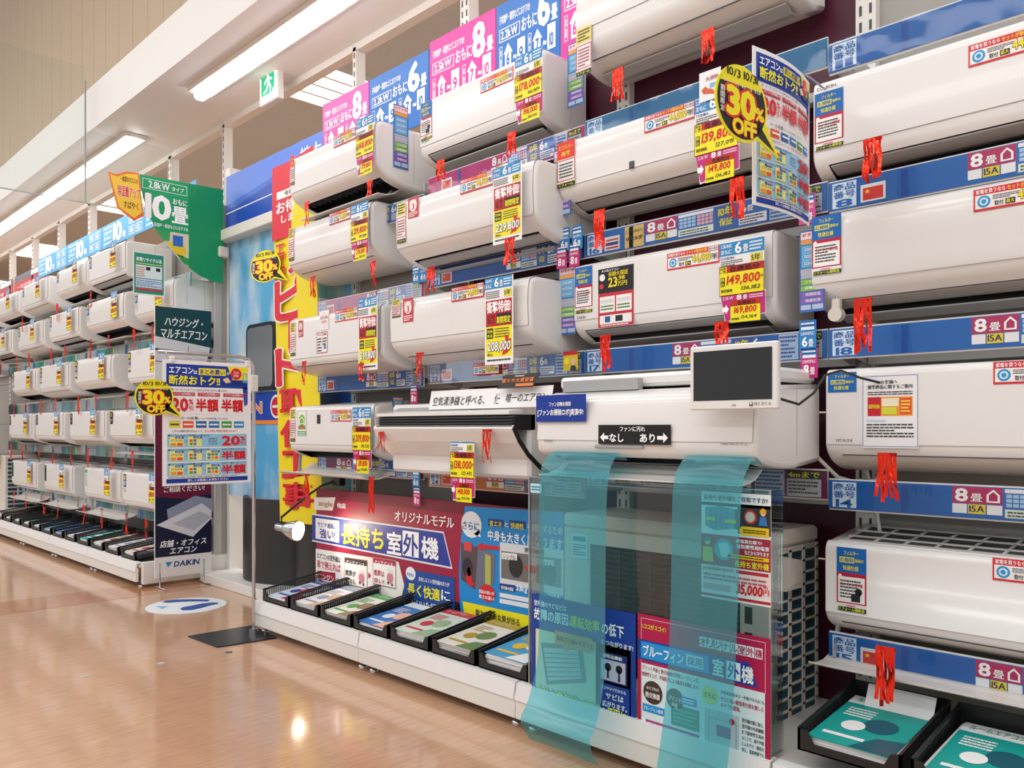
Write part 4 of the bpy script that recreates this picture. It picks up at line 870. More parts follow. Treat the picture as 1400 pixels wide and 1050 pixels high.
# latticed right side: bars proud of a dark blue fin block
MB().box(wu, wu + .003, .03, du - .02, .02, hu - .06, 'fin').build('heat_exchanger', t)
m = MB(); nr = 14
for j in range(4): m.box(wu + .003, wu + .007, .015 + (du - .03) * j / 3 - .008 + (.006 if j == 0 else 0), .015 + (du - .03) * j / 3 + .008, .01, hu - .052, 'beigeunit')
for i in range(nr + 1): m.box(wu + .003, wu + .007, .01, du - .005, .012 + (hu - .075) * i / nr - .0035, .012 + (hu - .075) * i / nr + .0035, 'beigeunit')
m.build('side_lattice', t); nest(t, 'side_lattice', 'heat_exchanger')
MB().slab([(.03, hu - .07), (.03, hu - .17), (.13, hu - .17), (.13, hu - .09)], wu + .01, wu + .03, 'beigeunit').build('handle_cover', t)
MB().slab([(.03, hu - .07), (.03, hu - .16), (.12, hu - .15)], wu + .03, wu + .034, 'beigeunit').build('handle_lip', t); nest(t, 'handle_lip', 'handle_cover')
for x in (.08, wu - .13): MB().box(x, x + .05, -.01, du + .01, 0.0 - .0, .012, 'darkgrey').build('foot', t)
MB().box(0, wu, 1.97 - XU + .25, .28, -.0, .001, 'dark').build('base_pan', t)
# clear box
XP = 1.94; t = thing('display_box', 'clear acrylic display box standing in front of the outdoor unit', 'display case', (XP, 1.905, .16), RW); wb, hb = .865, .68
MB().box(0, wb, 0, .004, 0, hb, 'plexi').build('front_sheet', t)
MB().box(0, .004, .004, .07, 0, hb, 'plexi').build('side_sheet', t); MB().box(wb - .004, wb, .004, .07, 0, hb, 'plexi').build('side_sheet', t)
MB().box(0, wb, 0, .006, hb, hb + .003, 'edgeclear').box(-.001, .004, -.001, .002, 0, hb, 'edgeclear').box(wb - .004, wb + .001, -.001, .002, 0, hb, 'edgeclear').build('polished_edge', t)
MB().box(.004, wb - .004, .005, .07, hb - .003, hb, 'plexi').build('top_strip', t)
c = Card(.05, .03, 'c8eef4', .001); c.small(.1, .2, .8, .6, 2, '3a8aa0', 2, 2); link('sticker', c.mesh('sticker'), t, (.01, -.002, hb - .02))

# posters on the box
X = XP - .004
def poster(corners, X, base, name, label, draw):
    (u0, v0), (u1, _), vb = corners; Y, Z = wallpt(u0, v0, X); Y1, _ = wallpt(u1, v0, X); _, Zb = wallpt(u0, vb, X)
    c = Card(Y - Y1, Z - Zb, base, .0012); draw(c); return tag(link(name, c.mesh(name), None, (X, Y, Z), RW), label, 'poster')
def draw_blue(c):
    c.rect(0, 0, 1, 1, '1a3f9c').text('室外機のサビなどは', .03, .05, .33, .05, 'ffffff').text('故障の原因、', .03, .12, .38, .1, 'ffffff', bold=.04).text('運転効率', .4, .12, .28, .1, 'f4ea20', bold=.04).text('の低下', .7, .12, .2, .1, 'ffffff', bold=.04).text('につながります!', .7, .26, .28, .045, 'ffffff')
    c.rect(.04, .3, .92, .66, 'f4ee9a').rect(.045, .305, .6, .52, 'e0dcc0', 2)
    c.poly([(.1, .42), (.52, .36), (.56, .66), (.16, .78)], '8a9090', 3).poly([(.13, .46), (.48, .4), (.51, .64), (.18, .74)], 'c8ccc8', 4)
    for i in range(6): c.poly([(.14 + .006 * i, .5 + .04 * i), (.48 + .004 * i, .44 + .036 * i), (.48 + .004 * i, .445 + .036 * i), (.14 + .006 * i, .508 + .04 * i)], '7a8080', 5)
    c.poly([(.25, .28), (.6, .28), (.66, .33), (.6, .4), (.42, .4), (.36, .45), (.34, .4), (.25, .4)], 'f0a468', 6).text('長年ご使用いただくと', .27, .32, .36, .045, '5a2a18', 8)
    c.rect(.68, .36, .25, .24, '1a2a6a', 3).rect(.695, .42, .22, .17, 'c8c4dc', 4).circ(.76, .48, .03, '201418', 5, 12).circ(.86, .48, .03, '201418', 5, 12).poly([(.755, .48), (.765, .48), (.77, .57), (.75, .57)], '201418', 5).poly([(.855, .48), (.865, .48), (.87, .58), (.85, .58)], '201418', 5).text('通常品鋼板', .71, .375, .18, .03, 'ffffff', 5)
    c.rect(.68, .62, .27, .23, '1a3f9c', 3).text('ネジやネジ穴からも', .7, .64, .22, .03, 'ffffff', 5).text('サビは', .74, .69, .16, .05, 'ffffff', 5).text('広がります。', .71, .76, .22, .05, 'ffffff', 5)
    c.text('余計な電気代', .06, .8, .42, .12, 'f4ea20', 7, .04, ol='1a3f9c').text('や', .485, .83, .04, .08, 'f4ea20', 7, .03).text('修理代の', .53, .81, .22, .11, 'f4ea20', 7, .04, ol='1a3f9c').text('原因に!', .76, .81, .18, .11, 'f4ea20', 7, .04, ol='1a3f9c')
poster(((727, 811), (869, 811), 963), X, '1a3f9c', 'rust_poster', 'dark blue poster about rusting outdoor units on the clear box', draw_blue)
def draw_pink(c):
    c.rect(0, 0, 1, 1, 'b8144c').frame(.03, .03, .94, .95, 'f0d8e0', .0012).text('\\ココがスゴイ/', .04, .07, .2, .04, 'f4ea20')
    for i, ch in enumerate('オリジナル室外機'): c.rect(.5 + i * .057, .08, .052, .075, 'f4f0f2', 2).text(ch, .503 + i * .057, .087, .046, .06, 'b8144c', 4)
    c.poly([(0, .2), (.86, .2), (.92, .36), (0, .36)], '2a3ca0', 2).rect(.03, .215, .54, .13, '1a98dc', 3).text('ブルーフィン', .05, .235, .33, .09, 'ffffff', 5, .04).rect(.4, .235, .13, .09, 'e8f4fa', 4).text('採用', .41, .245, .11, .07, '1a80c4', 6)
    c.text('室', .6, .22, .08, .12, 'ffffff', 5, .05).rect(.7, .215, .1, .13, 'ffffff', 4).text('外', .71, .225, .08, .11, '2a3ca0', 6, .05).text('機', .81, .225, .08, .12, 'ffffff', 5, .05)
    c.rect(.035, .385, .935, .58, 'e4f0f2', 2).text('プリント基板と熱交換器を特殊コーティング。', .04, .4, .46, .035, '9a1440').text('耐蝕性を上げ、海塩粒子による腐食を抑制します。', .04, .45, .46, .035, '9a1440', L=3)
    c.circ(.13, .6, .08, '4a3428', 3).text('ねつこうかんき', .08, .555, .1, .025, 'ffffff', 5).text('熱交換器', .07, .6, .12, .045, 'ffffff', 5).circ(.31, .6, .07, '5a4a48', 3).text('プリント', .26, .58, .1, .035, 'ffffff', 5).text('基板', .285, .63, .05, .035, 'ffffff', 5)
    c.rect(.28, .64, .22, .16, '1f8a80', 3).small(.3, .66, .18, .12, 4, '4ac0a8', 4, 2).rect(.36, .56, .12, .06, '1a98dc', 4).small(.37, .57, .1, .04, 2, 'ffffff', 5, 3).rect(.045, .7, .18, .06, '1a98dc', 4).text('ブルーフィン採用', .055, .715, .16, .03, 'ffffff', 6)
    c.rect(.07, .82, .43, .13, 'a8447c', 3).text('室外機内部の耐久性を高めることで、', .09, .835, .38, .035, 'ffffff', 5).text('サビに強く、丈夫さ長持ちします。', .09, .89, .34, .035, 'ffffff', 5)
    c.circ(.58, .5, .06, 'f0e87a', 3).text('さらに', .535, .48, .09, .04, '333333', 5).text('外装塗装部(ネジ・外装パネル)にも、', .66, .44, .31, .03, '333333', 4).text('サビに強い耐塩害仕様を施した', .66, .485, .3, .035, 'b8144c', 4).text('タイプも登場。', .66, .53, .14, .035, 'b8144c', 4)
    c.rect(.54, .6, .25, .36, 'c8ccd0', 3).frame(.57, .66, .2, .28, '606468', .001, 4).circ(.74, .65, .02, 'c02840', 5, 12).rect(.63, .7, .1, .08, '8a4a8a', 5)
    for i in range(8): c.text(['室外機内部に加え、', '室外機の外装鋼板', 'まで腐食性を高め', 'ることで、雨や海風', 'によるサビ・腐食を', '抑え、塩害地域でも', 'も安心してお使い', 'いただけます。'][i], .81, .6 + i * .042, .15, .03, '333333', 4)
poster(((872, 838), (1053, 838), 1010), X, 'b8144c', 'coating_poster', 'magenta poster about coated fins on the clear box', draw_pink)
def draw_price(c):
    c.rect(0, 0, 1, 1, 'f2efee').text('長持ち室外機をご存知ですか?', .04, .03, .92, .05, '22385c', bold=.03).rect(0, .1, 1, .03, '2a2a2c')
    c.poly([(.06, .15), (.3, .13), (.5, .15), (.5, .33), (.2, .36), (.06, .32)], '3aa0b8', 2).poly([(.5, .15), (.62, .14), (.62, .35), (.5, .33)], '2a3a40', 3)
    for x in (.14, .22, .3, .38): c.rect(x, .16, .012, .18, '1f7088', 4)
    c.rect(.08, .24, .14, .03, 'f0e030', 5).rect(.36, .25, .16, .03, 'f0e030', 5).rect(.54, .13, .46, .24, '3a3030', 2).circ(.72, .21, .09, 'c83838', 3).circ(.72, .21, .065, 'c8c4b8', 4)
    c.circ(.9, .17, .035, 'f0c8a0', 5, 12).poly([(.855, .17), (.86, .14), (.9, .12), (.945, .14), (.945, .165)], 'f0a820', 6).poly([(.86, .2), (.94, .2), (.96, .28), (.84, .28)], '3a78c0', 5).poly([(.56, .34), (.6, .3), (.98, .3), (.98, .38), (.6, .38)], 'f4c81c', 4).small(.62, .32, .32, .04, 2, '5a4a10', 6, 2)
    c.rect(0, .4, 1, .29, 'a8243c', 2).circ(.34, .53, .14, '3aa8b8', 3, 24).poly([(.26, .48), (.38, .46), (.43, .5), (.43, .6), (.3, .6)], 'c8e8ec', 4).circ(.1, .47, .045, 'e8c098', 4, 12).poly([(.05, .47), (.06, .43), (.14, .43), (.15, .47)], '3a9070', 5).poly([(.03, .52), (.17, .52), (.19, .66), (.03, .66)], 'e8c828', 4)
    c.text('耐塩害仕様で!', .52, .42, .36, .035, 'ffffff').text('湿気!酸性雨!塩害', .52, .465, .46, .04, 'ffffff').text('などから守ります', .64, .515, .34, .04, 'ffffff').rect(.4, .565, .58, .035, 'f4c81c', 4).small(.42, .572, .5, .02, 1, '5a3a10', 5, 3).text('長持ち室外機', .5, .615, .48, .06, 'f4ea30', 5, .04)
    c.rect(0, .7, 1, .22, 'f6dcd8', 2).text('JRA耐塩害仕様基準', .03, .705, .45, .035, 'c02840', 4).rect(.52, .705, .45, .03, 'c02840', 3).small(.04, .76, .9, .07, 2, 'c06070', 4, 6).text('35,000', .52, .83, .37, .1, 'd0181c', 4, .07, shear=.1).text('円', .9, .85, .08, .05, 'd0181c', 4).text('税抜', .9, .82, .07, .02, 'd0181c', 4).rect(.04, .86, .4, .06, 'e8a8a8', 3).rect(0, .955, 1, .025, 'c8202c', 3)
poster(((959, 671), (1054, 671), 815), X, 'f2efee', 'price_poster', 'white and red poster priced 35,000 yen on the clear box', draw_price)

# teal demonstration films
def film(y0, w, pts, label, seed):
    r = random.Random(seed); m = MB(); n = 6; sub = []
    P_ = [Vector(p) for p in pts]
    for i in range(len(P_) - 1):
        for j in range(5):
            f = j / 5; a0 = P_[max(0, i - 1)]; a1 = P_[i]; a2 = P_[i + 1]; a3 = P_[min(len(P_) - 1, i + 2)]
            sub.append(.5 * ((2 * a1) + (a2 - a0) * f + (2 * a0 - 5 * a1 + 4 * a2 - a3) * f * f + (3 * a1 - a0 - 3 * a2 + a3) * f ** 3))
    sub.append(P_[-1]); vs = []
    for i, p in enumerate(sub):
        for j in range(n + 1):
            s_ = j / n; vs.append((w * s_ + p.z, p.x + .004 * math.sin(s_ * 5 + i * .3), p.y))
    m.add(vs, [(i * (n + 1) + j, i * (n + 1) + j + 1, (i + 1) * (n + 1) + j + 1, (i + 1) * (n + 1) + j) for i in range(len(sub) - 1) for j in range(n)], 'cyanfilm', True)
    return tag(m.build('teal_film', None, (0, y0, 0), RW), label, 'plastic film', 'teal plastic films blown from the demonstration unit')
film(1.79, .27, [(1.975, .905, .0), (1.935, .925, 0), (1.90, .905, 0), (1.875, .83, .0), (1.87, .55, .0), (1.85, .3, .01), (1.80, .17, .02), (1.76, .12, .03), (1.80, .05, .03)], 'left translucent teal film hanging from the largest unit down over the box', 1)
film(1.285, .205, [(1.975, .905, 0), (1.935, .925, 0), (1.90, .905, 0), (1.875, .83, -.005), (1.87, .55, -.01), (1.86, .3, -.02), (1.84, .12, -.03), (1.82, .04, -.03)], 'right translucent teal film hanging over the magenta poster', 2)

# tablet
Y, Z = wallpt(943, 475, 1.86); Y1, _ = wallpt(1063, 475, 1.86); _, Zb = wallpt(943, 561, 1.86); tw, th = Y - Y1, Z - Zb
t = thing('tablet', 'white framed tablet with a black screen in front of the largest unit', 'tablet', (1.86, Y, Z), RW)
MB().box(0, tw, 0, .018, -th, 0, 'ac', .003).build('bezel', t); mat('screen', '050506', .08, coat=.5)
MB().box(.012, tw - .014, -.001, .002, -th + .024, -.014, 'screen').build('screen', t)
c = Card(.06, .014, 'ece6e1', .0003); c.mb = MB(); c.text('白くまくん', .25, .05, .75, .6, '555555').rect(.0, .1, .16, .7, '5a6068', 2).rect(.03, .15, .1, .35, 'e8e8e8', 3); link('lettering', c.mesh('lettering'), t, (tw - .075, -.001, -th + .019))
MB().box(tw * .5, tw * .5 + .012, -.001, .001, -th + .009, -th + .013, 'acgrey').build('sensor', t)
MB().tube([(tw * .5, .018, -th * .4), (tw * .5, .1, -th * .6)], .012, 'darkgrey').build('mount', t)
P0 = Vector((1.885, 1.06, 1.08))
pts = [(1.88, Y1 + .01, 1.075), (1.93, Y1 - .02, 1.06), (1.99, Y1 - .03, 1.09), (2.02, Y1 - .045, 1.135), (2.1, Y1 - .05, 1.15), (2.2, Y1 - .06, 1.135), (2.26, Y1 - .1, 1.12)]
tag(MB().tube(pts, .0035, 'blackplastic').build('black_cable'), 'thin black cable running from the tablet to the shelf bracket', 'cable')
for k, (pts, lb) in enumerate([([(2.3, 1.1, .93), (2.33, 1.04, .86), (2.36, .98, .84), (2.4, .92, .87)], 'white cable sagging below the shelf bracket beside the largest unit'),
        ([(2.4, 1.0, .92), (2.42, .97, .8), (2.44, .95, .6), (2.45, .97, .45), (2.46, 1.03, .38)], 'white cable dropping beside the outdoor unit')]):
    tag(MB().tube(pts, .006, 'ac').build('white_cable'), lb, 'cable')
# small cream clamps on rail 18
for i, (u, v) in enumerate(((1144, 428), (1144, 497))):
    Y, Z = wallpt(u, v, 2.28)
    if i == 0:
        t = thing('pipe_clamp', 'cream hook clamp above the rail numbered 18', 'clamp', (2.28, Y, Z), RW)
        MB().box(-.012, .012, -.01, .01, -.01, .04, 'beigeunit', .003).build('clip', t); MB().tube([(0, 0, .04), (0, 0, .12)], .004, 'steel').build('rod', t)
        MB().tube([(.0, -.014, -.005), (.0, .012, -.005)], .02, 'beigeunit', 14).build('disc', t)

# ------------------------------------------------------------------ magazine trays
CV = [('c8d8e8', '2a3a8a', 'd81c5c'), ('e8e6e8', '8898b8', 'c8a890'), ('e4e8dc', '3a9a4a', '8a6a50'), ('3a7cc8', 'e8f0f8', 'f0b8a0'), ('d8e4d4', 'c83040', '9ab890'), ('e8e4d8', 'b89a20', '6a8a50'), ('4aa0d0', 'e8c020', 'f0f0f0'),
      ('18a098', 'f0f0f0', '1a5a6a'), ('e8dcc8', 'c83038', '3858a8'), ('d4dce8', '2a4a8a', 'a0b0c8')]
def cover(i, w, d):
    def f():
        a_, b_, c_ = CV[i % len(CV)]; c = Card(w, d, a_, .0028)
        c.rect(0, 0, 1, .17, b_).text('ルームエアコン', .08, .04, .6, .08, a_ if i % 3 else 'ffffff').circ(.62, .52, .2, c_, 2).circ(.34, .62, .14, b_, 3).rect(.1, .82, .5, .05, b_, 2).small(.1, .25, .35, .2, 4, b_, 2, i).poly([(.5, 1), (.7, .75), (1, .7), (1, 1)], c_, 2)
        return c.mesh('brochure')
    return cached(('cov', i, round(w, 3)), f)
PG = cached('pages', lambda: MB().box(0, .205, 0, .0028, -.285, 0, 'paper').box(0, .206, -.00005, .0004, -.286, 0, 'e0dedc').mesh('brochure'))
def tray(y, i, label, n, front=1.945, z=.16, tint=0, wire=True, cv=None, back=.33):
    tw = .25; t = thing('magazine_tray', label, 'magazine tray', (front, y, z), RW, 'black wire magazine trays')
    tilt = .04
    MB().slab([(0, 0), (back, tilt), (back, tilt + .004), (0, .004)], 0, tw, 'blackplastic').build('bottom', t)
    for x in (0, tw - .007):
        m = MB().slab([(0, .048), (0, .056), (back, .066 + tilt), (back, .058 + tilt)], x, x + .007, 'blackplastic').slab([(0, .0), (0, .02), (back, .02 + tilt), (back, tilt)], x, x + .007, 'blackplastic').slab([(0, 0), (0, .055), (.014, .056), (.014, 0)], x, x + .007, 'blackplastic')
        for q_ in range(34):
            yy = back * (q_ + .5) / 34; zz = tilt * yy / back; m.box(x + .002, x + .005, yy - .0022, yy + .0022, zz + .018, zz + .052, 'blackplastic')
        m.build('side_mesh', t)
    MB().slab([(0, 0), (0, .055), (tw * .1, .05), (tw * .16, .022), (tw * .84, .022), (tw * .9, .05), (tw, .055), (tw, 0)], 0, .006, 'blackplastic', 'y').build('front_lip', t)
    MB().box(0, tw, back - .006, back, tilt - .0, .066 + tilt, 'blackplastic').build('back_wall', t)
    r = random.Random(i * 5 + 1); rx = -PI / 2 + math.atan(tilt / back)
    for k in range(n):
        top = k == n - 1; me = cover(i if cv is None else cv, .205, .285) if top else PG
        b = (0.006 + .0034 * k)
        o = link('brochure', me, None, (front + .012 + r.uniform(-.004, .004) + .285 + 0, y - .022 + r.uniform(-.004, .004), z + b + tilt * .9 + .0035), RW, 0)
        o.rotation_euler = (0, 0, 0); M4 = Matrix.Translation(o.location) @ Matrix.Rotation(RW + r.uniform(-.02, .02), 4, 'Z') @ Matrix.Rotation(rx, 4, 'X'); o.matrix_world = M4
        if top: tag(o, label.replace('black wire tray', 'top brochure in the tray'), 'brochure', 'topmost brochures in the trays')
        else: tag(o, label.replace('black wire tray', 'under brochures of the tray'), 'brochure', label.replace('black wire tray', 'stack in the tray'))
TL = ['beside the poster stand pole', 'second from the poster stand', 'third from the poster stand', 'middle one before the red billboard', 'with pale green covers', 'second from the clear box', 'next to the clear box']
for i in range(7): tray(3.735 - i * .262, i, 'black wire tray ' + TL[i], [6, 8, 8, 7, 11, 11, 13][i])
tray(.97, 7, 'black wire tray of teal magazines at the bottom right', 9, z=.2, cv=7); tray(.70, 17, 'black wire tray of teal magazines beyond the bottom right one', 8, z=.2, cv=7)
LT = ['nearest one'] + [k + ' from the near end' for k in 'second third fourth fifth sixth seventh eighth ninth tenth eleventh twelfth'.split()]
for i in range(12): tray(5.40 + .27 + i * .30, 8 + i * 3, 'black wire tray of the far left run, ' + LT[i], 7 if i > 3 else 9)
c = Card(.17, .1, 'e4e2e2', .001); on_wall(c.mesh('white_card'), 'white_card', 1188, 934, 2.22, 'blank white card standing behind the lowest right streamer', 'card', rx=-.5)

# ------------------------------------------------------------------ far left run: air conditioners, rails, cards
ROWS = [(2.36, [(6.98, .80, 0), (7.84, .78, 1), (8.93, .84, 2), (9.95, .84, 1), (10.9, .8, 0)]),
        (1.99, [(6.04, .68, 1), (6.96, .8, 1), (8.0, .8, 0), (9.1, .84, 2), (10.1, .8, 0)]),
        (1.56, [(6.17, .74, 0), (7.26, .84, 1), (8.3, .84, 2), (9.2, .8, 1)]),
        (1.14, [(6.5, .84, 1), (7.45, .84, 2), (8.35, .8, 0), (9.3, .8, 0)]),
        (.69, [(6.19, .74, 2), (7.12, .82, 3), (8.2, .8, 3), (9.2, .84, 3)])]
RN = ['top row', 'second row', 'third row', 'fourth row', 'lowest row']
CN = ['nearest stand board', 'second from the near end', 'third from the near end', 'fourth from the near end', 'farthest']
SN = ['boxy', 'round-fronted', 'plain closed', 'open-topped']
protos = {}
def proto(k):
    if k not in protos:
        st, kw = [('box', dict(flap='half')), ('round', dict(flap='drop', seam=.34)), ('box', dict(outlet='closed')), ('box', dict(grille=True, flap='deep', outlet='closed'))][k]
        protos[k] = [make_ac('x', st, .8, .285, .33, (2.15, 0, 0), **kw)[0], False]
    p, used = protos[k]; protos[k][1] = True; return p, used
cards = []
pr = random.Random(5)
PR = ['128,000', '99,800', '159,800', '188,000', '219,800', '89,800']
SCARD = [stock_card('', PR[i], '90,728', None, None, .13, .3) for i in range(5)]
for ri, (zt_, units) in enumerate(ROWS):
    for ci, (yl, w, k) in enumerate(units):
        p, used = proto(k)
        o = p if not used else copy_tree(p, (0, 0, 0), RW)
        o.location = (2.15 + pr.uniform(-.02, .02), yl, zt_ - .285); o.scale = (w / .8, 1, 1)
        where = '%s, %s' % (RN[ri], CN[ci] if ci < len(units) - 1 else 'farthest')
        tag(o, '%s white air conditioner, far left run %s' % (SN[k], where), 'air conditioner', 'air conditioners of the far left run')
        if ci < 5:
            me = cached(('L', ri % 3), lambda: edge_sticker(['blu', 'grn', 'red'][ri % 3], .05, .09 if ri % 3 == 0 else .14))
            s = link('side_sticker', me, o, (.02, -.005, .27))
            c = link('price_card', SCARD[(ri * 2 + ci) % 5], None, (2.115, yl - w * .74, zt_ + .01), RW)
            tag(c, 'yellow price card on the far left run, %s' % where, 'price card', 'price cards of the far left run')
        for j, f in enumerate((.12, .62) if ri != 0 else (.15,)):
            Y = yl - w * f; D = 2.1 * SA + Y * CA
            L = .15; m = cached(('tin', (ri + j) % 3), lambda: None)
            r = random.Random(ri * 7 + ci * 3 + j); mb = MB(); mb.box(-.02, .02, -.001, .001, -.006, 0, 'tinsel')
            for q_ in range(4):
                x0 = -.016 + .0105 * q_; vs = []
                for e_ in range(5): vs += [(x0 - .004 + r.uniform(-.003, .003), r.uniform(-.004, .004), -L * e_ / 4), (x0 + .004 + r.uniform(-.003, .003), r.uniform(-.004, .004), -L * e_ / 4)]
                mb.add(vs, [(2 * e_, 2 * e_ + 1, 2 * e_ + 3, 2 * e_ + 2) for e_ in range(4)], 'tinsel')
            tag(mb.build('tinsel_streamer', None, (2.13, Y, zt_ - .295), RW), 'red streamer, %s end of far left run unit, %s' % (['left', 'right'][j], where), 'streamer', 'far run tinsel streamers')
RT = ['topmost rail', 'second rail', 'third rail', 'fourth rail', 'lowest rail']; RB = ['nearest bay', 'second bay along', 'third bay along', 'fourth bay along', 'fifth bay along', 'sixth bay from the near end']
TEAL = ['1f8f98', '2a9a80', '2f8f9a', '3aa088', '2f8a94']
for bi in range(5):
    for ri, z in enumerate([2.03, 1.64, 1.24, .865, .43]):
        def tealcard():
            c = Card(.9, .085, TEAL[ri], .002); rr = random.Random(ri * 5 + bi)
            c.rect(0, .0, .06, 1, '2868b8').rect(.4, .04, .04, .9, 'e0d890').rect(.7, .02, .04, .96, '2050a0')
            for q_ in range(9): c.rect(.45 + q_ * .027, .04, .023, .9, rr.choice(['d8d8e0', 'c8dce0', 'e0b8c0', 'a8c8e0', 'e4dc90', 'd8d8e0'])).small(.452 + q_ * .027, .1, .018, .8, 5, '6a7090', 2, q_)
            for q_ in range(8): c.rect(.75 + q_ * .03, .04, .026, .9, rr.choice(['d8d8e0', 'b8dcd0', 'e0b8c0', 'a8c8e0', 'e4dc90', 'e8e8ec'])).small(.752 + q_ * .03, .1, .02, .8, 5, '6a7090', 2, q_)
            c.rect(.1, .1, .03, .8, '58b8b0').rect(.22, .1, .1, .8, '187880')
            return c.mesh('printed_strip')
        t = thing('shelf_label_rail', 'teal label rail, far left run %s, %s' % (RT[ri], RB[bi]), 'label rail', (2.27, 6.24 + .92 * bi, z), RW, 'teal label rails of the far left run')
        link('printed_strip', tealcard(), t, (0, .003, 0)); MB().box(0, .9, .006, .012, -.088, .004, 'rackwhite').build('channel', t)
        vs = []; rr = random.Random(bi * 9 + ri)
        for i in range(17):
            for j in range(3): vs.append((.9 * i / 16, -.004 + rr.uniform(-.004, .003), .002 - .045 * j))
        MB().add(vs, [(i * 3 + j, i * 3 + j + 1, i * 3 + j + 4, i * 3 + j + 3) for i in range(16) for j in range(2)], 'film', True).build('plastic_cover', t); nest(t, 'plastic_cover', 'printed_strip')
# white sheets board and outdoor unit at the far end
c = Card(1.2, 1.05, 'd8d4d2', .02)
for i in range(3):
    for j in range(3): c.rect(.04 + .32 * i, .04 + .32 * j, .28, .28, 'f0eeec').rect(.06 + .32 * i, .06 + .32 * j, .24, .05, 'b03848', 2).small(.06 + .32 * i, .13 + .32 * j, .24, .16, 5, '806068', 2, i + j)
tag(link('notice_board', c.mesh('notice_board'), None, (2.05, 10.75, 1.68), RW), 'board of white and red notices at the far end of the left run', 'notice board')
t = thing('outdoor_unit', 'teal and beige outdoor unit at the far left end of the far run', 'outdoor unit', (2.12, 10.2, .17), RW)
MB().box(0, .78, 0, .3, 0, .56, 'beigeunit', .01).build('cabinet', t); MB().box(.06, .5, -.006, 0, .06, .5, 'fin').build('fan_guard', t)
m = MB()
for i in range(12): m.box(.78, .786, .03, .27, .04 + i * .042, .066 + i * .042, 'fin')
m.build('side_slots', t)

# ------------------------------------------------------------------ blue display booth between the two runs
sm = bpy.data.materials.new('printed_sky'); sm.use_nodes = True; nt = sm.node_tree; b = nt.nodes['Principled BSDF']; MATS['printed_sky'] = sm
n = nt.nodes.new('ShaderNodeTexNoise'); n.inputs['Scale'].default_value = 2.2; n.inputs['Detail'].default_value = 5; tc = nt.nodes.new('ShaderNodeTexCoord'); mp = nt.nodes.new('ShaderNodeMapping'); mp.inputs['Scale'].default_value = (1.6, 1, .8)
rp = nt.nodes.new('ShaderNodeValToRGB'); rp.color_ramp.elements[0].position = .42; rp.color_ramp.elements[0].color = hexc('58b0e4'); rp.color_ramp.elements[1].position = .66; rp.color_ramp.elements[1].color = hexc('dceaf0')
nt.links.new(tc.outputs['Object'], mp.inputs[0]); nt.links.new(mp.outputs[0], n.inputs['Vector']); nt.links.new(n.outputs[0], rp.inputs[0]); nt.links.new(rp.outputs[0], b.inputs['Base Color']); b.inputs['Roughness'].default_value = .3
YB = 5.27; wbth = 1.46
t = thing('display_booth', 'tall blue booth wall printed like a train side, between the two shelving runs', 'booth', (2.5, YB, 0), RW)
MB().box(0, wbth, 0, .02, .56, 2.24, 'printed_sky').build('sky_panel', t)
def bq(u, v): Y, Z = wallpt(u, v, 2.498); return ((YB - Y), Z)
c = Card(wbth, .37, '1a49b4', .03); c.poly([(0, 0), (1, 0), (1, .3), (.5, .34), (0, .52)], '5a80dc', 1).poly([(0, .52), (.5, .34), (.5, .42), (0, .64)], '3a66cc', 1).poly([(0, .66), (1, .6), (1, .615), (0, .68)], 'e8ecf4', 2).rect(0, .93, 1, .07, 'f09038', 2)
c.text('地上', .66, .12, .16, .2, 'f0f2f8', bold=.05).text('最エ', .6, .36, .16, .2, 'f0f2f8', bold=.05)
link('title_board', c.mesh('title_board'), t, (0, -.02, 2.68))
MB().box(-.02, wbth, -.08, .02, 2.24, 2.31, 'rackwhite', .004).build('ledge', t)
MB().box(.0, .07, -.1, -.03, 2.13, 2.2, 'beigeunit', .008).build('sensor_box', t)
c = Card(wbth, .20, '1648b0', .004); c.rect(0, .88, 1, .12, 'f08a38', 1).text('UN', .16, .3, .16, .36, 'f08a48', 2, .04, ol='e8e8f4')
c.circ(.445, .46, .05, 'f0f0f4', 2).circ(.445, .46, .04, 'c8243c', 3).rect(.415, .42, .06, .08, 'f0f0f4', 4)
link('blue_stripe', c.mesh('blue_stripe'), t, (0, -.005, bq(320, 539)[1] - .0))
x0, z1 = bq(342, 447); x1, z0 = bq(381, 537)
def rrect(x0, x1, z0, z1, r, n=5):
    P = []
    for cx, cz, a in ((x1 - r, z1 - r, 0), (x0 + r, z1 - r, 90), (x0 + r, z0 + r, 180), (x1 - r, z0 + r, 270)):
        P += [(cx + r * math.cos(math.radians(a + 90 * i / n)), cz + r * math.sin(math.radians(a + 90 * i / n))) for i in range(n + 1)]
    return P
z0_, z1_ = 1.24, 1.66
MB().slab(rrect(x0, x1, z0_, z1_, .05), -.03, -.006, 'dark', 'y').build('window_frame', t)
mat('windowpane', '8e969c', .3, metal=.5, noise=.1, nscale=3); MB().slab(rrect(x0 + .022, x1 - .022, z0_ + .022, z1_ - .022, .035), -.033, -.03, 'windowpane', 'y').build('window_pane', t); nest(t, 'window_pane', 'window_frame')
MB().box(-.0, 1.5, -.2, .06, 0, .06, 'rackwhite', .004).build('plinth', t)
for (a0, a1, b, zt2) in ((.2, .86, .17, .57), (.84, 1.42, .14, .55)):
    P = [(a0 + (a1 - a0) * i / 14, -b * math.sin(PI * (i + 1) / 16) + .05) for i in range(15)]
    MB().slab([(x, y) for x, y in P] + [(x, y + .03) for x, y in P[::-1]], .06, zt2, 'blacksheet', 'z', True).build('black_skirt', t)
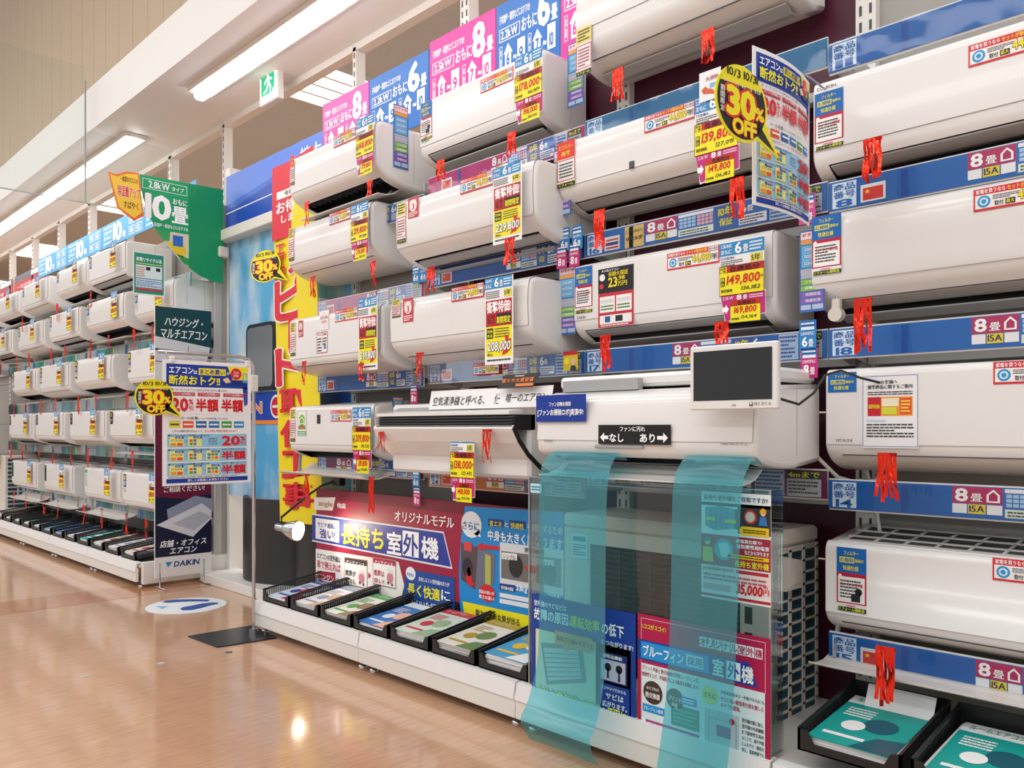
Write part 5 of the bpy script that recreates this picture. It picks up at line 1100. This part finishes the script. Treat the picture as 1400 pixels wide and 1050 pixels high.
# tall red and yellow banner
c = Card(.47, 2.03, 'f2dc14', .004, bend=lambda x, z: .012 * math.sin(x * 9 + z * 2))
c.rect(0, 0, 1, .21, 'd81c30').rect(.1, .075, .5, .022, 'f8f4f2', 2).text('今なら!', .26, .078, .3, .016, '3a2020', 4).text('お待たせ', .1, .105, .78, .034, 'ffffff', 3, .04).text('しません!', .2, .145, .6, .022, 'ffffff', 3, .03)
c.vtext('エアコン', .08, .225, .19, .13, 'd81c30', 3, .04)
c.text('ス', .36, .23, .5, .085, 'd81c30', 4, .06, ol='f8f4f0', ob=.05)
for ch, y, h in (('ピ', .325, .115), ('ー', .45, .06), ('ド', .52, .10)): c.text(ch, .08 if ch != 'ー' else .36, y, .6 if ch != 'ー' else .1, h, 'd81c30', 4, .07, ol='f8f4f0', ob=.05)
for i, ch in enumerate('取付工事'): c.text(ch, .14, .635 + i * .085, .7, .072, 'd81c30', 4, .06)
bn = tag(link('banner', c.mesh('banner'), None, (2.33, 4.36, 2.5), RW), 'tall red and yellow hanging banner beside the near run', 'banner')
bn.rotation_euler = (0, -.035, RW)
# ------------------------------------------------------------------ discount posters and balloons
def sale_poster(w, h, bend=None):
    c = Card(w, h, 'f2f0f1', .0015, bend=bend)
    c.rect(.04, .03, .92, .18, '16389c').poly([(.72, .03), (.96, .03), (.96, .14), (.78, .14)], 'f4e21c', 2).circ(.82, .09, .065, 'd82430', 3).text('エアコンの', .79, .07, .06, .02, 'ffffff', 5).text('まとめ買い', .79, .095, .06, .02, 'ffffff', 5)
    c.poly([(.9, .08), (.95, .08), (.95, .16), (.9, .16)], '50a8dc', 4).rect(.91, .09, .03, .05, 'f0e040', 5).poly([(.66, .14), (.72, .12), (.76, .16), (.7, .17)], 'e8c8a8', 5).rect(.76, .15, .18, .03, '1a2a7a', 3)
    c.text('エアコン', .07, .055, .26, .05, 'ffffff', bold=.04).text('は', .335, .075, .04, .03, 'ffffff').rect(.39, .055, .31, .055, 'f4e21c', 2).text('まとめ買い', .405, .062, .28, .042, '16389c', 4, .04).text('が', .71, .075, .04, .025, 'ffffff', 4).text('断然おトク!!', .07, .12, .56, .075, 'f4ea1c', 4, .05)
    c.poly([(.9, .2), (.96, .2), (.96, .34), (.92, .36)], '16389c', 1)
    c.text('同一メーカーのエアコン2台以上をまとめてご購入の方', .09, .225, .62, .018, '222222', 3, .01)
    for i, x in enumerate((.1, .38, .67)):
        c.rect(x, .255, .25, .028, 'c83048', 2).text('エアコン2台同時購入で', x + .02, .26, .21, .016, 'ffffff', 4, .01)
    c.frame(.07, .25, .87, .18, 'e0c8c8', .001)
    c.text('20', .1, .305, .17, .1, 'd81c28', 4, .08).text('%', .28, .31, .05, .04, 'd81c28', 4, .05).text('引', .28, .36, .05, .04, 'd81c28', 4, .04).text('半額', .36, .305, .25, .1, 'd81c28', 4, .07).text('半額', .65, .305, .25, .1, 'd81c28', 4, .07)
    c.text('マークの種類', .2, .45, .18, .025, '222222').text('については6種類ございます。', .39, .455, .34, .017, '222222', 3, 0)
    for i, k in enumerate(('e4d848', 'e8582c', '2068a8', '1f78b8', '48a03c', '2a90cc')): c.rect(.07 + i * .145, .485, .12, .055, k).small(.08 + i * .145, .5, .1, .025, 1, '303030' if i == 0 else 'ffffff', 3, i)
    c.text('これらの組み合わせによって、', .1, .555, .34, .02, '222222', 3, .01).text('まとめ買い特典が適用されます。', .46, .555, .38, .02, 'c02838', 3, .01)
    for r_, y in enumerate((.59, .705, .82)):
        c.rect(.05, y, .9, .105, '92cae8').text('■エアコン2台以上同時購入の場合の例', .06, y + .004, .45, .014, '222222', 3, 0)
        n = 2 if r_ == 0 else 3
        for i in range(n):
            x = .075 + i * .2; c.rect(x, y + .02, .15, .078, 'f2e888', 2).rect(x + .06, y + .02, .09, .016, '1a3c9c', 3).text(str(i + 1) + '台目', x + .07, y + .022, .06, .011, 'ffffff', 5, 0)
            if i == 0: c.text('エアコンのみ', x + .015, y + .042, .12, .018, '222222', 4, 0).rect(x + .01, y + .07, .06, .024, 'e8a030', 3).rect(x + .08, y + .07, .06, .024, 'e85828', 3)
            else:
                for a_ in range(2 + (i == 2)):
                    for b_ in range(2): c.rect(x + .015 + a_ * .042, y + .042 + b_ * .027, .034, .02, ['e8963c', 'e8582c', '3a80b8', '50a040', '2a90cc'][(a_ + b_ * 2 + i) % 5], 3)
            if i < n - 1: c.frame(x + .165, y + .05, .022, .016, '404040', .0008)
        if r_ == 0: c.text('2台目から', .5, y + .03, .1, .015, '222222').text('安い方の', .5, y + .052, .1, .015, '222222').text('エアコンが', .5, y + .074, .1, .015, '222222').text('20', .66, y + .018, .2, .075, 'd81c28', 4, .08).text('%', .87, y + .02, .06, .035, 'd81c28', 4, .05).text('引', .87, y + .06, .06, .03, 'd81c28', 4)
        else: c.text('半額', .65, y + .026, .28, .07, 'd81c28', 4, .07).text('3台目に一番安いエアコンが' if r_ == 1 else '4台目に一番安いエアコンが', .65, y + .004, .28, .014, '222222', 3, 0)
    c.small(.06, .93, .8, .01, 1, '555555', 2, 4).rect(.04, .945, .92, .035, '16389c').text('詳しくは係員にお尋ねください', .27, .952, .46, .02, 'ffffff')
    return c.mesh('sale_poster')
def balloon(w, h):
    N = 40; cx, cy, rx, ry = .40, .46, .40, .46
    def ring(s):
        P = []
        for i in range(N):
            a = 2 * PI * i / N; P.append((cx + rx * s * math.cos(a), cy + ry * s * math.sin(a)))
        return P
    P = ring(1); tail = [(.99, .97)]
    k = [i for i in range(N) if math.radians(24) < 2 * PI * i / N < math.radians(46)]
    O = P[:k[0]] + tail + P[k[-1] + 1:]
    c = Card(w, h, 'f2e414', .0025, outline=O)
    c.circ(cx, cy, .37, '1c1b1a', 1, 40, .425).poly([(.66, .62), (.93, .925), (.58, .76)], '1c1b1a', 1).poly([(.0, 0), (0, 0), (0, 0)], '1c1b1a', 1)
    c.poly([(cx + .37 * math.cos(math.radians(a)), cy + .425 * math.sin(math.radians(a))) for a in range(208, 334, 6)], 'f2e414', 2)
    c.text('10/3', .17, .07, .2, .1, '2a2018', 4, .03).text('10/31', .42, .06, .22, .1, '2a2018', 4, .03).text('ダイキン・日立・東芝・三菱・富士通', .12, .24, .56, .035, 'f0ece0', 4, .01)
    c.vtext('期間限定', .07, .32, .06, .32, 'f0ece0', 4, .03)
    c.text('30', .17, .3, .42, .33, 'f4e414', 4, .09, ol='d82820', ob=.1).text('%', .6, .45, .13, .15, 'f4e414', 4, .06, ol='d82820', ob=.1).text('OFF', .25, .66, .36, .18, 'f4e414', 4, .08, ol='d82820', ob=.08)
    return c.mesh('sale_balloon')
YP = 3.70
x0, zt2 = crosspt(222, 491, YP); x1, _ = crosspt(343, 491, YP); _, zb2 = crosspt(222, 665, YP)
tag(link('sale_poster', sale_poster(x1 - x0, zt2 - zb2), None, (x0, YP, zt2)), 'large discount poster hanging from the chrome floor stand', 'poster')
bx, bz = crosspt(184, 517, YP - .02); bx1, _ = crosspt(250, 517, YP - .02); _, bz1 = crosspt(184, 572, YP - .02)
tag(link('sale_balloon', balloon(bx1 - bx, bz - bz1), None, (bx, YP - .02, bz)), 'round yellow and black 30 percent off balloon on the floor stand poster', 'sale sign')
hp = sale_poster(.31, .39, lambda x, z: .02 * (x / .31) ** 2 - .014 * math.sin(x / .31 * PI))
tag(link('sale_poster', hp, None, (1.832, 1.03, 1.94), -.05), 'curled discount poster hanging from a rod in front of the third column', 'poster')
MB_ = MB().tube([(1.9, 1.035, 1.95), (2.0, 1.04, 1.955), (2.16, 1.04, 1.96), (2.26, 1.04, 1.955), (2.46, 1.03, 1.93)], .003, 'steel')
tag(MB_.build('hanging_rod'), 'thin steel rod holding the curled discount poster', 'rod')
bx, bz = crosspt(975, 74, 1.0); bx1, _ = crosspt(1056, 74, 1.0); _, bz1 = crosspt(1010, 168, 1.0)
hb = tag(link('sale_balloon', balloon(.24, .19), None, (bx, .995, bz - .002), -.12), 'round yellow and black 30 percent off balloon on the curled hanging poster', 'sale sign')
MB().tube([(.12, .002, -.09), (.12, .05, -.09)], .004, 'paper').build('mounting_stub', hb)
by, bz = wallpt(342, 346, 2.26)
tag(link('sale_balloon', balloon(.33, .2), None, (2.26, by, bz), RW + .2), 'round yellow and black 30 percent off balloon touching the tall banner', 'sale sign')
# chrome floor stand
px, py = 1.90, 3.74
t = thing('poster_stand', 'chrome pole stand with a black floor plate', 'poster stand', (px, py, 0))
P = [levelpt(*q_, 0) for q_ in ((257, 871), (297, 886), (379, 873), (345, 856))]
P = [(a - px, b - py) for a, b in P]
MB().slab(P, .0, .006, 'baseplate', 'z').build('base_plate', t)
m = MB(); m.tube([(0, 0, .006), (0, 0, .03)], .022, 'steel', 14).tube([(0, 0, .03), (0, 0, 1.24), (-.006, 0, 1.30), (-.03, 0, 1.335), (-.07, 0, 1.345), (-.46, 0, 1.345)], .0085, 'steel', 10); m.build('pole', t)
MB().box(-.016, .016, -.016, .016, 1.18, 1.26, 'rackwhite', .004).build('clamp_block', t)
MB().tube([(-.43, -.02, 1.34), (-.43, -.03, 1.318), (-.02, -.03, 1.318)], .0035, 'steel').build('hanging_bar', t)
for x in (-.41, -.05): MB().box(x - .012, x + .012, -.045, -.022, 1.295, 1.325, 'rackwhite', .004).build('clip', t)
# office air conditioning stand board
YS = 5.20; x0, zt2 = crosspt(212, 418, YS); x1, _ = crosspt(289, 427, YS); hS = zt2 - .07; wS = x1 - x0
c = Card(wS, hS, 'e8e6e4', .012)
c.rect(0, 0, 1, .235, '0e4048').text('ハウジング・', .16, .035, .68, .035, 'f0f4f4', bold=.03, shear=.15).text('マルチエアコン', .1, .08, .82, .035, 'f0f4f4', bold=.03, shear=.15).poly([(0, .11), (.98, .14), (.78, .3), (0, .3)], 'd4d6da', 2).poly([(0, .155), (.85, .165), (.84, .17), (0, .162)], '303438', 3).poly([(.57, .14), (.58, .14), (.58, .165), (.57, .165)], '303438', 3).poly([(0, .2), (.75, .21), (.74, .214), (0, .205)], '8a8e94', 3)
c.rect(0, .235, 1, .51, '6a1438').text('ご相談ください!', .15, .665, .72, .022, 'f4ece8').poly([(0, .7), (.5, .715), (1, .7), (1, .925), (0, .925)], '141c3c', 2).poly([(.2, .75), (.7, .705), (1, .72), (1, .8), (.6, .76), (.22, .79)], '9098b0', 3)
c.poly([(.02, .805), (.82, .735), (1, .765), (1, .795), (.66, .86)], 'dcdce4', 4).poly([(.3, .805), (.78, .765), (1, .79), (.68, .835)], 'b8bac4', 5)
for i in range(6): c.poly([(.36 + .06 * i, .802 - .005 * i), (.37 + .06 * i, .802 - .005 * i), (.7 + .04 * i, .832 - .008 * i), (.69 + .04 * i, .832 - .008 * i)], 'dcdce4', 6)
c.text('店舗・オフィス', .08, .865, .82, .025, 'f4f4f8', 4, .04, shear=.15).text('エアコン', .25, .895, .48, .022, 'f4f4f8', 4, .04, shear=.15)
c.rect(0, .925, 1, .075, 'ecebea', 3).poly([(.18, .945), (.3, .945), (.22, .965)], '1a90d0', 4).text('DAIKIN', .32, .945, .46, .02, '16408c', 5, .05, shear=.15)
o = tag(link('stand_board', c.mesh('stand_board'), None, (x0, YS, zt2)), 'tall standing board about office air conditioning at the end of the far left run', 'sign')
for x in (.03, wS - .05): MB().tube([(x, -.1, -zt2 + .006), (x, .0, -zt2 + .008), (x, .0, -zt2 + .16)], .005, 'steel').build('wire_foot', o); MB().tube([(x, 0, -zt2 + .008), (x, .08, -zt2 + .006)], .005, 'steel').build('wire_foot', o)
# green fan board, orange tag, recycling sheet
YG = 5.22; x0, zt2 = crosspt(191, 238, YG); x1, _ = crosspt(305, 250, YG); wG = x1 - x0
c = Card(wG, .61, '0aa064', .004, outline=[(0, 0), (1, -.02), (1, 1), (.85, .985), (.7, .94), (.57, .87), (.43, .78), (.3, .66), (.18, .52), (.08, .36), (.03, .2)])
c.poly([(.57, -.01), (1, -.02), (1, 1), (.85, .985), (.7, .94), (.57, .87)], '0b8f5a', 1)
c.frame(.03, .03, .52, .1, 'e8f4ee', .003).text('2.8kW', .1, .045, .24, .07, 'f4f8f6').text('タイプ', .37, .06, .14, .045, 'f4f8f6').text('10', .07, .18, .28, .24, 'ffffff', bold=.07).text('おもに', .38, .18, .17, .06, 'ffffff').text('畳', .37, .26, .19, .17, 'ffffff', bold=.05).text('子供部屋・寝室などにおすすめ', .13, .46, .43, .04, 'f4f8f6')
c.poly([(.17, .53), (.57, .53), (.57, .87), (.43, .78), (.3, .66)], 'd8d0b8', 2).poly([(.17, .53), (.35, .53), (.34, .63), (.27, .635)], '3aa060', 3).poly([(.3, .64), (.5, .62), (.55, .72), (.5, .78), (.43, .76)], 'e8c828', 3).poly([(.38, .56), (.5, .56), (.5, .67), (.38, .67)], '2a68c0', 4).poly([(.42, .75), (.57, .78), (.57, .86), (.5, .83)], '2a9a4a', 3)
tag(link('fan_board', c.mesh('fan_board'), None, (x0, YG, zt2)), 'green quarter round sign board with a big white 10', 'sign')
x0, zt2 = crosspt(148, 228, 5.15); x1, _ = crosspt(197, 228, 5.15); _, zb2 = crosspt(148, 296, 5.15)
c = Card(x1 - x0, zt2 - zb2, 'e86a28', .003, outline=[(0, .1), (.22, .12), (.5, .02), (.85, 0), (.98, .8), (1, .86), (.72, 1), (.25, .8)])
c.poly([(.04, .13), (.24, .16), (.5, .06), (.82, .03), (.94, .8), (.72, .94), (.29, .77)], 'f4c83c', 1).text('一体型のオススメ!', .32, .12, .5, .12, '5a2a10', shear=.1).text('除湿量アップ', .26, .32, .62, .22, 'd8402c', 3, .05, ol='f8f0e8').text('すばやく', .42, .62, .42, .15, '5a2a10')
arrow = link('arrow_tag', c.mesh('arrow_tag'), None, (x0, 5.15, zt2)); MB().tube([((x1 - x0) * .8, .003, -.15), ((x1 - x0) * 1.1, .075, -.17)], .003, 'steel').build('clip_arm', arrow)
tag(arrow, 'yellow and orange shaped paper tag left of the green fan board', 'sign')
x0, zt2 = crosspt(182, 343, 5.26); x1, _ = crosspt(225, 343, 5.26); _, zb2 = crosspt(182, 402, 5.26)
c = Card(x1 - x0, zt2 - zb2, 'f0f0ee', .002); c.rect(.03, .02, .94, .94, '1a9078').text('家電リサイクル法', .1, .12, .8, .09, 'ffffff', bold=.04).rect(.08, .25, .84, .02, 'c0dc50', 2).rect(.08, .3, .84, .3, 'dce8ec', 2).rect(.4, .33, .14, .08, '1a1a1c', 3).rect(.72, .33, .14, .08, '1a1a1c', 3).small(.1, .33, .26, .25, 5, 'c08a70', 3, 2).rect(.08, .62, .84, .2, 'c8dcf0', 2).small(.1, .64, .8, .16, 4, '7088a8', 3, 3).rect(.08, .84, .84, .05, 'c83048', 2)
tag(link('recycling_sheet', c.mesh('recycling_sheet'), None, (x0, 5.26, zt2)), 'small green framed recycling notice under the orange tag', 'sign')
tag(MB().tube([(2.2, 5.24, 2.01), (2.2, 5.24, 1.8)], .003, 'steel').build('hanging_wire'), 'thin wire below the green fan board', 'rod')
# clip lamp
d = Vector((.42, -.88, -.12)).normalized(); Yc, Zc = wallpt(408, 726, 2.10); Pc = Vector((2.10, Yc, Zc))
t = thing('clip_lamp', 'chrome clip lamp shining beside the red billboard', 'lamp', Pc)
prof = [(0, .052), (-.02, .05), (-.06, .036), (-.085, .024), (-.09, .02), (-.13, .019), (-.135, .012)]
MB().tube([d * a for a, _ in prof], [r for _, r in prof], 'steel', 18, False).build('lamp_shade', t)
MB().tube([d * -.004, d * -.002], [.047, .047], 'bulb', 18).build('bulb', t); nest(t, 'bulb', 'lamp_shade')
MB().tube([d * -.1 + Vector((0, 0, .0)), d * -.1 + Vector((.01, .02, .05)), Vector((.06, .02, .17)), Vector((.12, -.02, .22)), Vector((.2, -.06, .25))], .006, 'blackplastic').build('gooseneck', t)
MB().box(.17, .21, -.1, -.03, .22, .29, 'blackplastic', .005).build('clip', t)
sp = bpy.data.lights.new('clip_lamp_light', 'SPOT'); sp.energy = 4; sp.color = (1, .82, .6); sp.spot_size = 2.0; sp.spot_blend = .6; sp.shadow_soft_size = .03
so = bpy.data.objects.new('clip_lamp_light', sp); COL.objects.link(so); so.location = Pc + d * .03; so.rotation_euler = d.to_track_quat('-Z', 'Y').to_euler()
# floor decal and studs
m = MB()
cx, cy = levelpt(255, 828, 0); N = 36
m.slab([(cx + .215 * math.cos(2 * PI * i / N), cy + .215 * math.sin(2 * PI * i / N)) for i in range(N)], .0, .0012, 'e4e8ea', 'z')
def fl(ps, k): m.add([levelpt(a, b, 0) + (.0018,) for a, b in ps], [tuple(range(len(ps)))], k)
fl([(222, 824), (226, 821.5), (240, 820), (262, 819.5), (284, 819.8), (287, 821), (284, 822.6), (262, 822.6), (244, 823.4), (230, 824.6)], '1c4c9c')
fl([(246, 833), (250, 830.5), (264, 828), (276, 825.5), (290, 824), (298, 824.2), (298, 826), (288, 828), (276, 831.5), (262, 834.5), (250, 834.8)], '1c4c9c')
fl([(213, 829), (231, 829), (222, 833)], '88b4e0')
tag(m.build('floor_decal'), 'round white floor sticker with blue foot marks', 'floor sticker')
for i, (u, v, k, lb) in enumerate(((115, 925, 'b8b8b4', 'leftmost small round metal stud in the floor'), (220, 907, 'b8b8b4', 'middle small round metal stud in the floor'), (313, 892, '5a5a60', 'dark round stud in the floor near the stand plate'))):
    x, y = levelpt(u, v, 0); tag(MB().slab([(x + .016 * math.cos(2 * PI * j / 14), y + .016 * math.sin(2 * PI * j / 14)) for j in range(14)], 0, .0015, k, 'z').build('floor_stud'), lb, 'stud')
